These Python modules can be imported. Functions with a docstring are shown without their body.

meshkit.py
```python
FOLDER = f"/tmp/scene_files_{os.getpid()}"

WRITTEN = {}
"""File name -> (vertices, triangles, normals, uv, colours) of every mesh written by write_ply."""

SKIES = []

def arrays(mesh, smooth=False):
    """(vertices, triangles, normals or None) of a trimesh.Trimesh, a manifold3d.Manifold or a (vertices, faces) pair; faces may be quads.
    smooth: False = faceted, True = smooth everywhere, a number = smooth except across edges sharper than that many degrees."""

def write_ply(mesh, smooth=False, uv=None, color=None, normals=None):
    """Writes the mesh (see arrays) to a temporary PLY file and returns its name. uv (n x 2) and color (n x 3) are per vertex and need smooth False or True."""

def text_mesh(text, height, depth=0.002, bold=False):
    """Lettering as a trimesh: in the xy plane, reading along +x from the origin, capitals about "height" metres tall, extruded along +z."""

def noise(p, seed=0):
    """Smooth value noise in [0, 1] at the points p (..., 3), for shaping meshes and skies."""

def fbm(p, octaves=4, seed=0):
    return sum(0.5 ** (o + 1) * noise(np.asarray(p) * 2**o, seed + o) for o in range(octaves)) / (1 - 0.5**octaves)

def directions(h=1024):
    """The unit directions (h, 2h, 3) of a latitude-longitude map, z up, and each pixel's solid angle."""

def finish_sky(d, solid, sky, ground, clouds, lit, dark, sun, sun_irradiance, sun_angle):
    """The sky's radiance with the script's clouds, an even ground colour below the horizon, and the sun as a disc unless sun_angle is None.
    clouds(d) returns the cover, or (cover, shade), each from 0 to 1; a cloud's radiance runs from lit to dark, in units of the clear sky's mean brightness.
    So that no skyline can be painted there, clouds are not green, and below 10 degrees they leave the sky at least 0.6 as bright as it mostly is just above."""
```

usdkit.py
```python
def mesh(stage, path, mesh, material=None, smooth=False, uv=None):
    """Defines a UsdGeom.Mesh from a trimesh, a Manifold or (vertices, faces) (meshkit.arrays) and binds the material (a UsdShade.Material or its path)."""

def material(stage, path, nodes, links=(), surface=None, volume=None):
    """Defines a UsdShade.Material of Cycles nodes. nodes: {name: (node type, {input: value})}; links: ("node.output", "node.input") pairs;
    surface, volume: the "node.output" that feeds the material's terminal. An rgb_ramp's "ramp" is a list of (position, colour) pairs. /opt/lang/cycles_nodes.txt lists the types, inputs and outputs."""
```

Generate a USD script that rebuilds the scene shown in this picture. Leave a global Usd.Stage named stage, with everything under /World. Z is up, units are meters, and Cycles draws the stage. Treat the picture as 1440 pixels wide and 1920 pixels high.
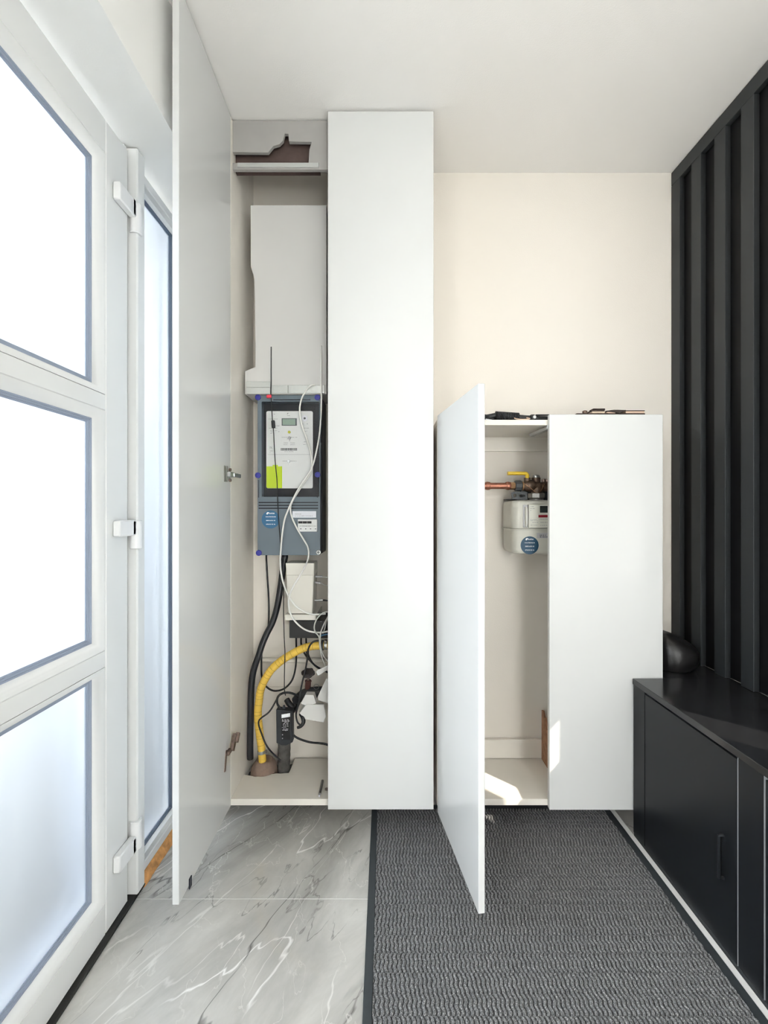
import math, random
import numpy as np, trimesh
from shapely.geometry import Polygon, Point, box as sbox
from pxr import Usd, UsdGeom, UsdLux, UsdShade, Gf, Sdf, Vt
import usdkit, meshkit

stage = Usd.Stage.CreateInMemory()
UsdGeom.Xform.Define(stage, '/World')
rng = np.random.default_rng(7)

# ------------------------------------------------------------------ camera, sky, lamps, exposure
HC, FPX, CX, CY = 1.149, 820.0, 722.0, 957.0          # eye height, focal length and principal point (1440 x 1920 frame)
cam = UsdGeom.Camera.Define(stage, '/World/camera')
cam.CreateHorizontalApertureAttr(36.0)
cam.CreateVerticalApertureAttr(48.0)
cam.CreateFocalLengthAttr(36.0 * FPX / 1440)
cam.CreateHorizontalApertureOffsetAttr(-(CX - 720) * 36.0 / 1440)
cam.CreateVerticalApertureOffsetAttr((CY - 960) * 36.0 / 1440)
cam.CreateClippingRangeAttr((0.02, 200.0))
cam.CreateExposureAttr(-0.08)
xf = UsdGeom.Xformable(cam)
xf.AddTranslateOp().Set((0, 0, HC))
xf.AddRotateXYZOp().Set((90, 0, 0))

sky = UsdLux.DomeLight.Define(stage, '/World/sky_light')
sky.CreateIntensityAttr(4.2)
sky.CreateColorAttr((1.0, 0.985, 0.965))
sun = UsdLux.DistantLight.Define(stage, '/World/sun_light')
sun.CreateIntensityAttr(4.0)
sun.CreateAngleAttr(0.53)
sun.CreateNormalizeAttr(True)
sun.CreateColorAttr((1.0, 0.90, 0.76))
_az, _el = math.radians(-43.4), math.radians(40)      # the sun stands to the right, behind the viewer
_to = Gf.Vec3d(math.cos(_az) * math.cos(_el), math.sin(_az) * math.cos(_el), math.sin(_el))
UsdGeom.Xformable(sun).AddTransformOp().Set(Gf.Matrix4d().SetRotate(Gf.Rotation(Gf.Vec3d(0, 0, 1), _to)))


def lamp_disk(name, loc, radius, power, color, direction=(0, 0, -1)):
    l = UsdLux.DiskLight.Define(stage, '/World/' + name)
    l.CreateRadiusAttr(radius)
    l.CreateIntensityAttr(power)
    l.CreateColorAttr(color)
    m = Gf.Matrix4d().SetRotate(Gf.Rotation(Gf.Vec3d(0, 0, -1), Gf.Vec3d(*direction)))
    m.SetTranslateOnly(Gf.Vec3d(*loc))
    UsdGeom.Xformable(l).AddTransformOp().Set(m)
    return l


# ------------------------------------------------------------------ helpers
def lin(r, g, b):
    c = np.array([r, g, b], float) / 255
    return tuple(np.where(c <= .04045, c / 12.92, ((c + .055) / 1.055) ** 2.4))


def at(px, py, d):
    return np.array([(px - CX) / FPX * d, d, HC + (CY - py) / FPX * d])


def zat(py, d):
    return HC + (CY - py) / FPX * d


def xat(px, d):
    return (px - CX) / FPX * d


def on_z(px, py, z):
    d = (HC - z) * FPX / (py - CY)
    return np.array([(px - CX) / FPX * d, d, z])


c1 = lambda x, y: (440 + x / 5.055, 680 + y / 5.055)
c2 = lambda x, y: (430 + x / 6.545, 1020 + y / 6.545)
c3 = lambda x, y: (420 + x / 6.545, 1240 + y / 6.545)
c4 = lambda x, y: (890 + x / 6.0, 740 + y / 6.0)
c5 = lambda x, y: (490 + x / 11.29, 760 + y / 11.29)
c6 = lambda x, y: (560 + x / 7.385, 1120 + y / 7.385)


def box(x0, x1, y0, y1, z0, z1, b=.0008):
    x0, x1 = sorted((x0, x1)); y0, y1 = sorted((y0, y1)); z0, z1 = sorted((z0, z1))
    b = min(b, .45 * min(x1 - x0, y1 - y0, z1 - z0))
    v = []
    for sx in (0, 1):
        for sy in (0, 1):
            for sz in (0, 1):
                X, Y, Z = (x0, x1)[sx], (y0, y1)[sy], (z0, z1)[sz]
                dx, dy, dz = (b, -b)[sx], (b, -b)[sy], (b, -b)[sz]
                v += [(X, Y + dy, Z + dz), (X + dx, Y, Z + dz), (X + dx, Y + dy, Z)]
    return trimesh.Trimesh(v).convex_hull


def hull(points):
    return trimesh.Trimesh(np.asarray(points, float)).convex_hull


def obox(c, ux, uy, half, b=.001):
    """Chamfered box about c with axes ux, uy (made orthogonal) and their cross product."""
    ux = np.array(ux, float); ux /= np.linalg.norm(ux)
    uy = np.array(uy, float); uy -= ux * (uy @ ux); uy /= np.linalg.norm(uy)
    m = box(-half[0], half[0], -half[1], half[1], -half[2], half[2], b)
    T = np.eye(4); T[:3, 0], T[:3, 1], T[:3, 2], T[:3, 3] = ux, uy, np.cross(ux, uy), c
    m.apply_transform(T)
    return m


def cyl(p, q, r, n=24, r2=None, b=0.0):
    """Cylinder or cone from p to q, with a small chamfer b."""
    p, q = np.array(p, float), np.array(q, float)
    L = np.linalg.norm(q - p); r2 = r if r2 is None else r2
    prof = [(0, 0), (r - b, 0), (r, b), (r2, L - b), (r2 - b, L), (0, L)] if b else [(0, 0), (r, 0), (r2, L), (0, L)]
    m = trimesh.creation.revolve(np.array(prof), sections=n)
    m.apply_transform(trimesh.geometry.align_vectors([0, 0, 1], (q - p) / L)); m.apply_translation(p)
    return m


def lathe(prof, p, axis, n=28):
    m = trimesh.creation.revolve(np.array(prof, float), sections=n)
    m.apply_transform(trimesh.geometry.align_vectors([0, 0, 1], np.array(axis, float) / np.linalg.norm(axis)))
    m.apply_translation(p)
    return m


def spline(pts, step=.004):
    """Catmull-Rom through the points, evenly resampled."""
    p = np.array(pts, float)
    if len(p) > 2:
        e = np.vstack([2 * p[0] - p[1], p, 2 * p[-1] - p[-2]])
        out = []
        for i in range(1, len(e) - 2):
            t = np.linspace(0, 1, 24, endpoint=False)[:, None]
            a, b_, c, d = e[i - 1], e[i], e[i + 1], e[i + 2]
            out.append(.5 * (2 * b_ + (c - a) * t + (2 * a - 5 * b_ + 4 * c - d) * t ** 2 + (3 * b_ - a - 3 * c + d) * t ** 3))
        p = np.vstack(out + [p[-1:]])
    s = np.concatenate([[0], np.cumsum(np.linalg.norm(np.diff(p, axis=0), axis=1))])
    n = max(3, int(s[-1] / step) + 1)
    u = np.linspace(0, s[-1], n)
    return np.stack([np.interp(u, s, p[:, k]) for k in range(3)], 1)


def tube(pts, r, n=10, step=.004, rad=None, smooth=True):
    p = spline(pts, step) if smooth else np.array(pts, float)
    m = len(p)
    t = np.gradient(p, axis=0); t /= np.linalg.norm(t, axis=1, keepdims=True) + 1e-12
    a = np.cross(t[0], [0, 1, 0]) if abs(t[0][1]) < .9 else np.cross(t[0], [1, 0, 0])
    A = []
    for k in range(m):                                   # parallel transport
        a = a - t[k] * (a @ t[k]); a /= np.linalg.norm(a); A.append(a)
    A = np.array(A); B = np.cross(t, A)
    g = np.arange(n) * 2 * np.pi / n
    R = np.full(m, r) if rad is None else np.array([rad(x) for x in np.linspace(0, 1, m)]) * r
    v = p[:, None] + R[:, None, None] * (np.cos(g)[None, :, None] * A[:, None] + np.sin(g)[None, :, None] * B[:, None])
    i, j = np.meshgrid(np.arange(m - 1), np.arange(n), indexing='ij')
    q = np.stack([i * n + j, i * n + (j + 1) % n, (i + 1) * n + (j + 1) % n, (i + 1) * n + j], -1).reshape(-1, 4)
    f = np.vstack([q[:, [0, 1, 2]], q[:, [0, 2, 3]]])
    v = np.vstack([v.reshape(-1, 3), p[:1], p[-1:]])
    k = np.arange(n); z0, z1 = m * n, m * n + 1
    f = np.vstack([f, np.stack([np.full(n, z0), (k + 1) % n, k], 1), np.stack([np.full(n, z1), (m - 1) * n + k, (m - 1) * n + (k + 1) % n], 1)])
    mm = trimesh.Trimesh(v, f, process=False)
    if mm.volume < 0:
        mm.invert()
    return mm


FRONT = np.array([[1, 0, 0, 0], [0, 0, -1, 0], [0, 1, 0, 0], [0, 0, 0, 1.]])       # (u, v, w) -> (u, -w, v): the xy plane turned to face the camera


def facing(poly, d_front, thick):
    """A shapely polygon in world (x, z), extruded from depth d_front back by thick."""
    parts = [trimesh.creation.extrude_polygon(g, thick, engine='earcut') for g in getattr(poly, 'geoms', [poly])]
    m = trimesh.util.concatenate(parts)
    m.apply_transform(FRONT); m.apply_translation([0, d_front + thick, 0])
    return m


def flat_up(poly, z0, z1):
    m = trimesh.creation.extrude_polygon(poly, z1 - z0, engine='earcut'); m.apply_translation([0, 0, z0])
    return m


def px_poly(pts, d):
    return Polygon([(at(x, y, d)[0], at(x, y, d)[2]) for x, y in pts])


def rrect(x0, x1, z0, z1, r):
    return sbox(min(x0, x1) + r, min(z0, z1) + r, max(x0, x1) - r, max(z0, z1) - r).buffer(r, quad_segs=6)


def letters(text, height, xc, z, d, depth=.0004, bold=False, align='c'):
    m = meshkit.text_mesh(text, height, depth, bold)
    w = m.bounds[1][0]
    m.apply_transform(FRONT)
    m.apply_translation([xc - (w / 2 if align == 'c' else 0), d, z])
    return m


cat = trimesh.util.concatenate
_names = {}


def path_for(name, parent):
    base = (parent.GetPath().pathString if parent else '/World') + '/' + name
    k = _names.get(base, 0); _names[base] = k + 1
    return base if k == 0 else f'{base}_{k:03d}'


def keys(p, **kw):
    for k, v in kw.items():
        if v:
            p.SetCustomDataByKey(k, v)
    return p


def obj(name, mesh, mat, parent=None, smooth=False, label=None, category=None, group=None, kind=None):
    m = usdkit.mesh(stage, path_for(name, parent), mesh, M[mat] if isinstance(mat, str) else mat, smooth=smooth)
    return keys(m.GetPrim(), label=label, category=category, group=group, kind=kind)


def thing(name, label, category, group=None, kind=None, parent=None):
    x = UsdGeom.Xform.Define(stage, path_for(name, parent))
    return keys(x.GetPrim(), label=label, category=category, group=group, kind=kind)


# ------------------------------------------------------------------ materials
M = {}
UsdGeom.Scope.Define(stage, '/World/Looks')


def mat(name, color, rough=.5, spec=.5, metal=0.0, bump=None, var=None, coat=0.0, **more):
    """Principled material; bump = (scale, strength), var = (scale, amount) of tone variation."""
    n = {'p': ('principled_bsdf', {'base_color': color, 'roughness': rough, 'specular_ior_level': spec, 'metallic': metal, 'coat_weight': coat, **more})}
    l = []
    if bump or var:
        n['g'] = ('geometry', {})
    if bump:
        n['bn'] = ('noise_texture', {'scale': bump[0], 'detail': 3.0}); n['b'] = ('bump', {'strength': bump[1], 'distance': .002})
        l += [('g.position', 'bn.vector'), ('bn.fac', 'b.height'), ('b.normal', 'p.normal')]
    if var:
        c = np.array(color)
        n['vn'] = ('noise_texture', {'scale': var[0], 'detail': 4.0, 'roughness': .6})
        n['vr'] = ('rgb_ramp', {'ramp': [(.3, tuple(c * (1 - var[1]))), (.7, tuple(np.minimum(c * (1 + var[1]), .95)))]})
        l += [('g.position', 'vn.vector'), ('vn.fac', 'vr.fac'), ('vr.color', 'p.base_color')]
    M[name] = usdkit.material(stage, '/World/Looks/' + name, n, l, surface='p.BSDF')
    return M[name]


mat('door_white', lin(212, 213, 212), .2, .5, bump=(3.0, .03))
mat('lit_tile_white', lin(238, 238, 237), .4)  # white that stands in for floor tile in bright light
mat('carcass_white', lin(232, 227, 218), .45, var=(9, .03))
mat('wall_paint', lin(232, 226, 217), .55, .4, bump=(260, .12))
mat('wall_white', lin(236, 236, 233), .6, .4, bump=(220, .12))
mat('ceiling_paint', lin(242, 240, 237), .8, .3, bump=(240, .15))
mat('pvc', lin(224, 225, 224), .3, .5)
mat('pvc_hinge', lin(232, 232, 232), .35)
mat('gasket', lin(146, 156, 174), .45)
mat('gasket_dark', lin(96, 108, 126), .5)
mat('dark_gap', lin(40, 40, 38), .8)
mat('grout', lin(226, 224, 220), .8)
mat('sky_block_pale', lin(158, 166, 178), .9)
mat('outdoor_paving', lin(150, 150, 148), .9)
mat('foam', lin(206, 150, 92), .85, bump=(60, .8), var=(35, .35))
mat('rubber', lin(52, 58, 62), .6, bump=(400, .2))
mat('panel_black', lin(44, 47, 49), .55, .4, bump=(300, .1))
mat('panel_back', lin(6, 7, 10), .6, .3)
mat('bench_black', lin(22, 25, 29), .4, .3, bump=(400, .06))
mat('bench_top', lin(34, 35, 37), .16, .5)
mat('edge_light', lin(150, 152, 156), .4)
mat('black_plastic', lin(26, 27, 30), .4)
mat('black_rubber', lin(30, 31, 34), .5)
mat('conduit', lin(34, 36, 42), .35, bump=(120, .3))
mat('black_fabric', lin(24, 25, 28), .6, bump=(200, .4))
mat('leather', lin(24, 23, 24), .36, bump=(90, .3))
mat('meter_grey', lin(104, 116, 126), .45, bump=(300, .06))
mat('meter_side', lin(26, 30, 40), .5)
mat('meter_inside', lin(24, 29, 41), .5)
mat('blue_cap', lin(56, 58, 150), .4)
mat('meter_white', lin(226, 228, 228), .4)
mat('lime', lin(196, 220, 40), .45)
mat('lcd', lin(150, 170, 158), .2)
mat('lcd_frame', lin(88, 96, 100), .4)
mat('yellow_dot', lin(196, 196, 70), .4)
mat('ink', lin(70, 74, 80), .6)
mat('ink_light', lin(150, 152, 155), .6)
mat('print_white', lin(240, 243, 246), .5)
mat('sticker_blue', lin(52, 104, 142), .4)
mat('sticker_teal', lin(26, 72, 100), .4)
mat('label_white', lin(228, 230, 238), .5)
mat('label_grey', lin(186, 186, 190), .5)
mat('red_clip', lin(226, 60, 80), .4)
mat('pale_grey', lin(206, 205, 203), .5, bump=(8, .05))
mat('header_grey', lin(166, 164, 161), .6, var=(6, .06))
mat('brown_dark', lin(86, 70, 66), .7, var=(14, .25))
mat('foil', lin(205, 208, 206), .32, metal=.6, bump=(70, .4))
mat('white_cable', lin(232, 232, 228), .4)
mat('grey_cable', lin(196, 196, 192), .4)
mat('router_white', lin(226, 223, 214), .4)
mat('hose_yellow', lin(236, 196, 84), .5, var=(30, .06))
mat('hose_seam', lin(150, 118, 52), .6)
mat('steel', lin(190, 192, 192), .3, metal=.9)
mat('steel_dull', lin(150, 148, 145), .45, metal=.8, var=(60, .25))
mat('rust_steel', lin(128, 110, 102), .45, metal=.6, var=(90, .45))
mat('cast_dark', lin(66, 62, 62), .6, bump=(200, .4))
mat('pipe_red', lin(80, 46, 42), .6)
mat('clay', lin(132, 112, 100), .9, bump=(80, .6), var=(25, .2))
mat('pipe_grey', lin(84, 82, 80), .7, bump=(150, .6), var=(40, .35))
mat('plug_white', lin(216, 215, 212), .4)
mat('adapter_black', lin(48, 51, 56), .45)
mat('copper', lin(168, 112, 92), .35, metal=.75, var=(60, .25))
mat('brass', lin(176, 138, 102), .35, metal=.8, var=(80, .2))
mat('bronze', lin(104, 86, 74), .45, metal=.6, var=(70, .4))
mat('valve_yellow', lin(240, 204, 60), .35)
mat('bracket_grey', lin(70, 74, 78), .5)
mat('gas_grey', lin(204, 203, 194), .4, var=(20, .04))
mat('gas_face', lin(216, 216, 206), .45)
mat('display_dark', lin(38, 48, 48), .15)
mat('red_stripe', lin(150, 28, 46), .5)
mat('cardboard', lin(156, 116, 88), .85, var=(45, .3), bump=(120, .4))
mat('wood_dark', lin(58, 46, 40), .6, var=(60, .3))
mat('peach', lin(226, 196, 172), .6)
mat('beige', lin(214, 192, 168), .6)
mat('blue_wire', lin(60, 110, 150), .4)

# frosted glass: daylight scatters through it, its faces still mirror the room
M['frosted'] = usdkit.material(stage, '/World/Looks/frosted', {
    't': ('refraction_bsdf', {'color': (.91, .955, 1.0), 'roughness': .68, 'IOR': 1.45, 'distribution': 'ggx'}),
    'f': ('fresnel', {'IOR': 1.5}), 'g': ('glossy_bsdf', {'color': (1, 1, 1), 'roughness': .03}), 'm': ('mix_closure', {})},
    [('t.BSDF', 'm.closure1'), ('g.BSDF', 'm.closure2'), ('f.fac', 'm.fac')], surface='m.closure')
def clear_glass(name, r0, rough, tint):
    # plain transparency plus a mirror share that grows towards grazing view, the same from both sides of the sheet
    M[name] = usdkit.material(stage, '/World/Looks/' + name, {
        't': ('transparent_bsdf', {'color': tint}), 'w': ('layer_weight', {'blend': .5}), 'q': ('math', {'math_type': 'power', 'value2': 5.0}),
        'f': ('math', {'math_type': 'multiply_add', 'value2': 1 - r0, 'value3': r0}), 'g': ('glossy_bsdf', {'roughness': rough, 'color': (1, 1, 1)}), 'm': ('mix_closure', {})},
        [('w.facing', 'q.value1'), ('q.value', 'f.value1'), ('f.value', 'm.fac'), ('t.BSDF', 'm.closure1'), ('g.BSDF', 'm.closure2')], surface='m.closure')


clear_glass('clear_pane', .035, .02, (.97, .98, .98))
clear_glass('sun_dimming_pane', .035, .02, (.70, .70, .70))  # grey tint added only to dim the sun patch
clear_glass('clear_cover', .006, .05, (.98, .98, .98))

# polished grey marble-look tile: cloudy base, pale and dark veins along one diagonal
_v = {'g': ('geometry', {}), 'oi': ('object_info', {}),
      'off': ('vector_math', {'math_type': 'scale', 'scale': 3.0}),
      'pos': ('vector_math', {'math_type': 'add'}),
      'map': ('mapping', {'mapping_type': 'texture', 'rotation': (0, 0, math.radians(58)), 'scale': (1.6, .7, 1.0)}),
      'n0': ('noise_texture', {'scale': 2.6, 'detail': 7.0, 'roughness': .62, 'distortion': .5}),
      'r0': ('rgb_ramp', {'ramp': [(.28, lin(150, 148, 143)), (.5, lin(182, 180, 175)), (.72, lin(214, 212, 207))]})}
_l = [('g.position', 'pos.vector1'), ('pos.vector', 'map.vector'), ('map.vector', 'n0.vector'), ('n0.fac', 'r0.fac')]
_last = 'r0.color'
for i, (sc, dist, wid, col, fac) in enumerate([(2.3, 1.0, .0042, lin(246, 245, 242), .95), (3.6, 1.8, .007, lin(228, 226, 221), .8), (2.1, 2.2, .0042, lin(70, 68, 66), .75), (4.6, 1.6, .0055, lin(96, 94, 92), .6), (7.5, 1.4, .006, lin(222, 220, 214), .5)]):
    _v[f'mp{i}'] = ('mapping', {'location': (3.1 * i + .4, 1.7 * i, .3 * i), 'mapping_type': 'texture', 'rotation': (0, 0, math.radians((56, 63, 52, 66, 100)[i])), 'scale': ((3.2, .8, 1.0), (3.0, .8, 1.0), (4.0, .9, 1.0), (2.6, .8, 1.0), (1.3, .9, 1.0))[i]})
    _v[f'vn{i}'] = ('noise_texture', {'scale': sc, 'detail': 5.0, 'roughness': .5, 'distortion': dist * .12})
    _v[f'vs{i}'] = ('math', {'math_type': 'subtract', 'value2': .5})
    _v[f'va{i}'] = ('math', {'math_type': 'absolute'})
    _v[f'vr{i}'] = ('map_range', {'from_min': 0.0, 'from_max': wid, 'to_min': fac, 'to_max': 0.0, 'clamp': True})
    _v[f'vw{i}'] = ('noise_texture', {'scale': 4.0 + i, 'detail': 2.0})
    _v[f'vq{i}'] = ('map_range', {'from_min': .40, 'from_max': .54, 'to_min': 0.0, 'to_max': 1.0, 'clamp': True})
    _v[f'vm{i}'] = ('math', {'math_type': 'multiply'})
    _v[f'mx{i}'] = ('mix', {'color2': col})
    _l += [('pos.vector', f'mp{i}.vector'), (f'mp{i}.vector', f'vn{i}.vector'), (f'vn{i}.fac', f'vs{i}.value1'), (f'vs{i}.value', f'va{i}.value1'), (f'va{i}.value', f'vr{i}.value'),
           (f'pos.vector', f'vw{i}.vector'), (f'vw{i}.fac', f'vq{i}.value'), (f'vr{i}.result', f'vm{i}.value1'), (f'vq{i}.result', f'vm{i}.value2'), (f'vm{i}.value', f'mx{i}.fac'), (_last, f'mx{i}.color1')]
    _last = f'mx{i}.color'
_v['p'] = ('principled_bsdf', {'roughness': .07, 'specular_ior_level': .6})
_l += [(_last, 'p.base_color')]
del _v['oi'], _v['off']
_v['pos'] = ('vector_math', {'math_type': 'add', 'vector2': (0.37, 0.11, 0.0)})
M['tile'] = usdkit.material(stage, '/World/Looks/tile', _v, _l, surface='p.BSDF')

# woven pile: dark grey yarn with paler flecks
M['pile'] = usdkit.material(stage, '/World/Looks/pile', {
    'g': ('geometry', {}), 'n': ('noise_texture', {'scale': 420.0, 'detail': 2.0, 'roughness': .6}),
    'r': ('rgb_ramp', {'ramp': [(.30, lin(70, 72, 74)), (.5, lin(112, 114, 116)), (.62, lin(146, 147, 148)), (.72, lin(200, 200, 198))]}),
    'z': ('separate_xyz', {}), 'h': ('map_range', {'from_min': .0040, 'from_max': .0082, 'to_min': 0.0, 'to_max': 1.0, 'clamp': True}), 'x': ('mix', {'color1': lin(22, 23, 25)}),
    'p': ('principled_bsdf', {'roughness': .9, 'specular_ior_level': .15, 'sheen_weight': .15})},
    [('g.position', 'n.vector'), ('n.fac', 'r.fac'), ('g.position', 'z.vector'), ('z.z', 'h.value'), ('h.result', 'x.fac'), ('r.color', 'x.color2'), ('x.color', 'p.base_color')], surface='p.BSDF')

# ------------------------------------------------------------------ room shell
H = 2.570
D = 1.84                       # back wall
XR = 1.203                     # face of the slatted panelling
XW = -.603                     # plaster face of the left wall
XL = -.748                     # face of the entrance door
YF = -2.1                      # wall behind the viewer

flo = thing('floor', None, None, kind='structure')
obj('grout', box(-.92, 1.34, YF - .1, D + .1, -.10, -.0012), 'grout', flo)
ys = [-2.3 + .0, -1.106, -.506, .094, .694, 1.294, 1.894]
xs = [-.92, .252, 1.30]
for a in range(len(xs) - 1):
    for b in range(len(ys) - 1):
        obj('tile', box(xs[a] + .0013, xs[a + 1] - .0013, max(ys[b], YF - .05) + .0013, min(ys[b + 1], D) - .0013, -.009, 0, .0006), 'tile', flo)
obj('ceiling', box(-.92, 1.34, YF - .1, D + .1, H, H + .12), 'ceiling_paint', kind='structure')
obj('wall_back', box(-.92, 1.34, D, D + .12, -.1, H), 'wall_paint', kind='structure')
WX0, WX1 = XR + .034, XR + .137
SY0, SY1, SZ0, SZ1 = .71, .964, .79, 1.24             # unseen window in the right wall, sized to cast the sun patch
obj('wall_right', cat([box(WX0, WX1, SY1, D, -.1, H, .0005), box(WX0, WX1, YF, SY0, -.1, H, .0005), box(WX0, WX1, SY0, SY1, -.1, SZ0, .0005), box(WX0, WX1, SY0, SY1, SZ1, H, .0005)]), 'wall_white', kind='structure')
w2 = thing('window_2', 'small unseen window in the right wall, sized and tinted to shape the sun patch', None, kind='structure')
obj('window_frame', cat([box(WX0 + .02, WX0 + .06, a, b, c_, d_, .001) for a, b, c_, d_ in ((SY0, SY0 + .02, SZ0, SZ1), (SY1 - .02, SY1, SZ0, SZ1), (SY0 + .02, SY1 - .02, SZ0, SZ0 + .02), (SY0 + .02, SY1 - .02, SZ1 - .02, SZ1))]), 'pvc', w2)
obj('pane', box(WX0 + .038, WX0 + .042, SY0 + .018, SY1 - .018, SZ0 + .018, SZ1 - .018, .0004), 'sun_dimming_pane', w2)
GY0, GY1 = -1.35, .16                               # unseen glazed bay added for fill daylight, on the viewer's side of the door
REV0, REV1, SOF = .30, 1.632, zat(281, 1.286) + .012
obj('wall_left', cat([box(-.92, XW, REV1, D, -.1, H, 0.0005), box(-.92, XW, GY1, REV0, -.1, H, .0005), box(-.92, XW, YF, GY0, -.1, H, .0005), box(-.92, XW, GY0, GY1, SOF, H, .0005), box(-.92, XW, REV0, REV1, SOF, H, .0005)]), 'wall_white', kind='structure')
FX0, FX1, FZ0, FZ1 = .40, 1.18, .04, 2.15              # unseen window added behind the viewer, for fill light from the right
obj('wall_front', cat([box(-.92, FX0, YF - .12, YF, -.1, H, .0005), box(FX1, 1.34, YF - .12, YF, -.1, H, .0005), box(FX0, FX1, YF - .12, YF, -.1, FZ0, .0005), box(FX0, FX1, YF - .12, YF, FZ1, H, .0005)]), 'wall_white', kind='structure')
w4 = thing('window_4', 'unseen upright window added behind the viewer for fill light', None, kind='structure')
obj('window_frame', cat([box(a, b, YF - .08, YF - .03, c_, d_, .001) for a, b, c_, d_ in ((FX0, FX0 + .04, FZ0, FZ1), (FX1 - .04, FX1, FZ0, FZ1), (FX0 + .04, FX1 - .04, FZ0, FZ0 + .04), (FX0 + .04, FX1 - .04, FZ1 - .04, FZ1))]), 'pvc', w4)
obj('pane', box(FX0 + .035, FX1 - .035, YF - .057, YF - .053, FZ0 + .035, FZ1 - .035, .0005), 'clear_pane', w4)
obj('garden_wall', box(-5.4, -5.2, -9, 9, -.12, 3.0), 'sky_block_pale', kind='structure')  # unseen wall added outside to cut the low sky behind the frosted panes
obj('ground', box(-9, -.93, -9, 9, -.3, -.12), 'outdoor_paving', kind='structure')



# ------------------------------------------------------------------ entrance door and sidelight
def ring(y0, y1, z0, z1, steps, back):
    """A mitred frame in a plane of constant x. steps: (inset, x) from outer edge to inner edge; back: x of the rear."""
    loops = [(steps[0][0], back)] + list(steps) + [(steps[-1][0], back)]
    v = []
    for ins, x in loops:
        v += [(x, y0 + ins, z0 + ins), (x, y1 - ins, z0 + ins), (x, y1 - ins, z1 - ins), (x, y0 + ins, z1 - ins)]
    f, n = [], len(loops)
    for a in range(n):
        b = (a + 1) % n
        if a == n - 1:
            b = 0
        for k in range(4):
            k2 = (k + 1) % 4
            f += [(a * 4 + k, a * 4 + k2, b * 4 + k2), (a * 4 + k, b * 4 + k2, b * 4 + k)]
    m = trimesh.Trimesh(v, f, process=False)
    if m.volume < 0:
        m.invert()
    return m


def facet_bevel(mesh):
    return mesh


door = thing('door_1', 'white framed entrance door with three frosted glass panes', None, kind='structure')
Y0, Y1 = .372, 1.272                    # latch and hinge edges of the leaf
LZ0, LZ1 = .013, zat(281, 1.272) - .002
ST = .10
obj('stile', box(XL - .062, XL, Y1 - ST, Y1, LZ0, LZ1, .003), 'pvc', door)
obj('stile', box(XL - .062, XL, Y0, Y0 + ST, LZ0, LZ1, .003), 'pvc', door)
panes = [(HC + .310, LZ1 - .092), (HC - .374, HC + .267), (LZ0 + .083, HC - .419)]
rails = [(panes[0][1], LZ1), (panes[1][1], panes[0][0]), (panes[2][1], panes[1][0]), (LZ0, panes[2][0])]
for z0, z1 in rails:
    obj('rail', box(XL - .062, XL - .0004, Y0 + ST + .0006, Y1 - ST - .0006, z0, z1, .002), 'pvc', door)
for z0, z1 in panes:
    ya, yb = Y0 + ST, Y1 - ST
    obj('glazing_bead', ring(ya, yb, z0, z1, [(.0006, XL - .001), (.006, XL - .0014), (.013, XL - .005), (.019, XL - .011), (.0245, XL - .021)], XL - .03), 'pvc', door, smooth=28)
    obj('gasket', ring(ya, yb, z0, z1, [(.0235, XL - .0215), (.028, XL - .0225), (.0285, XL - .0245), (.033, XL - .0255), (.0335, XL - .0275), (.037, XL - .028)], XL - .033), 'gasket', door)
    obj('pane', box(XL - .054, XL - .0295, ya + .02, yb - .02, z0 + .02, z1 - .02, .0005), 'frosted', door)
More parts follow.
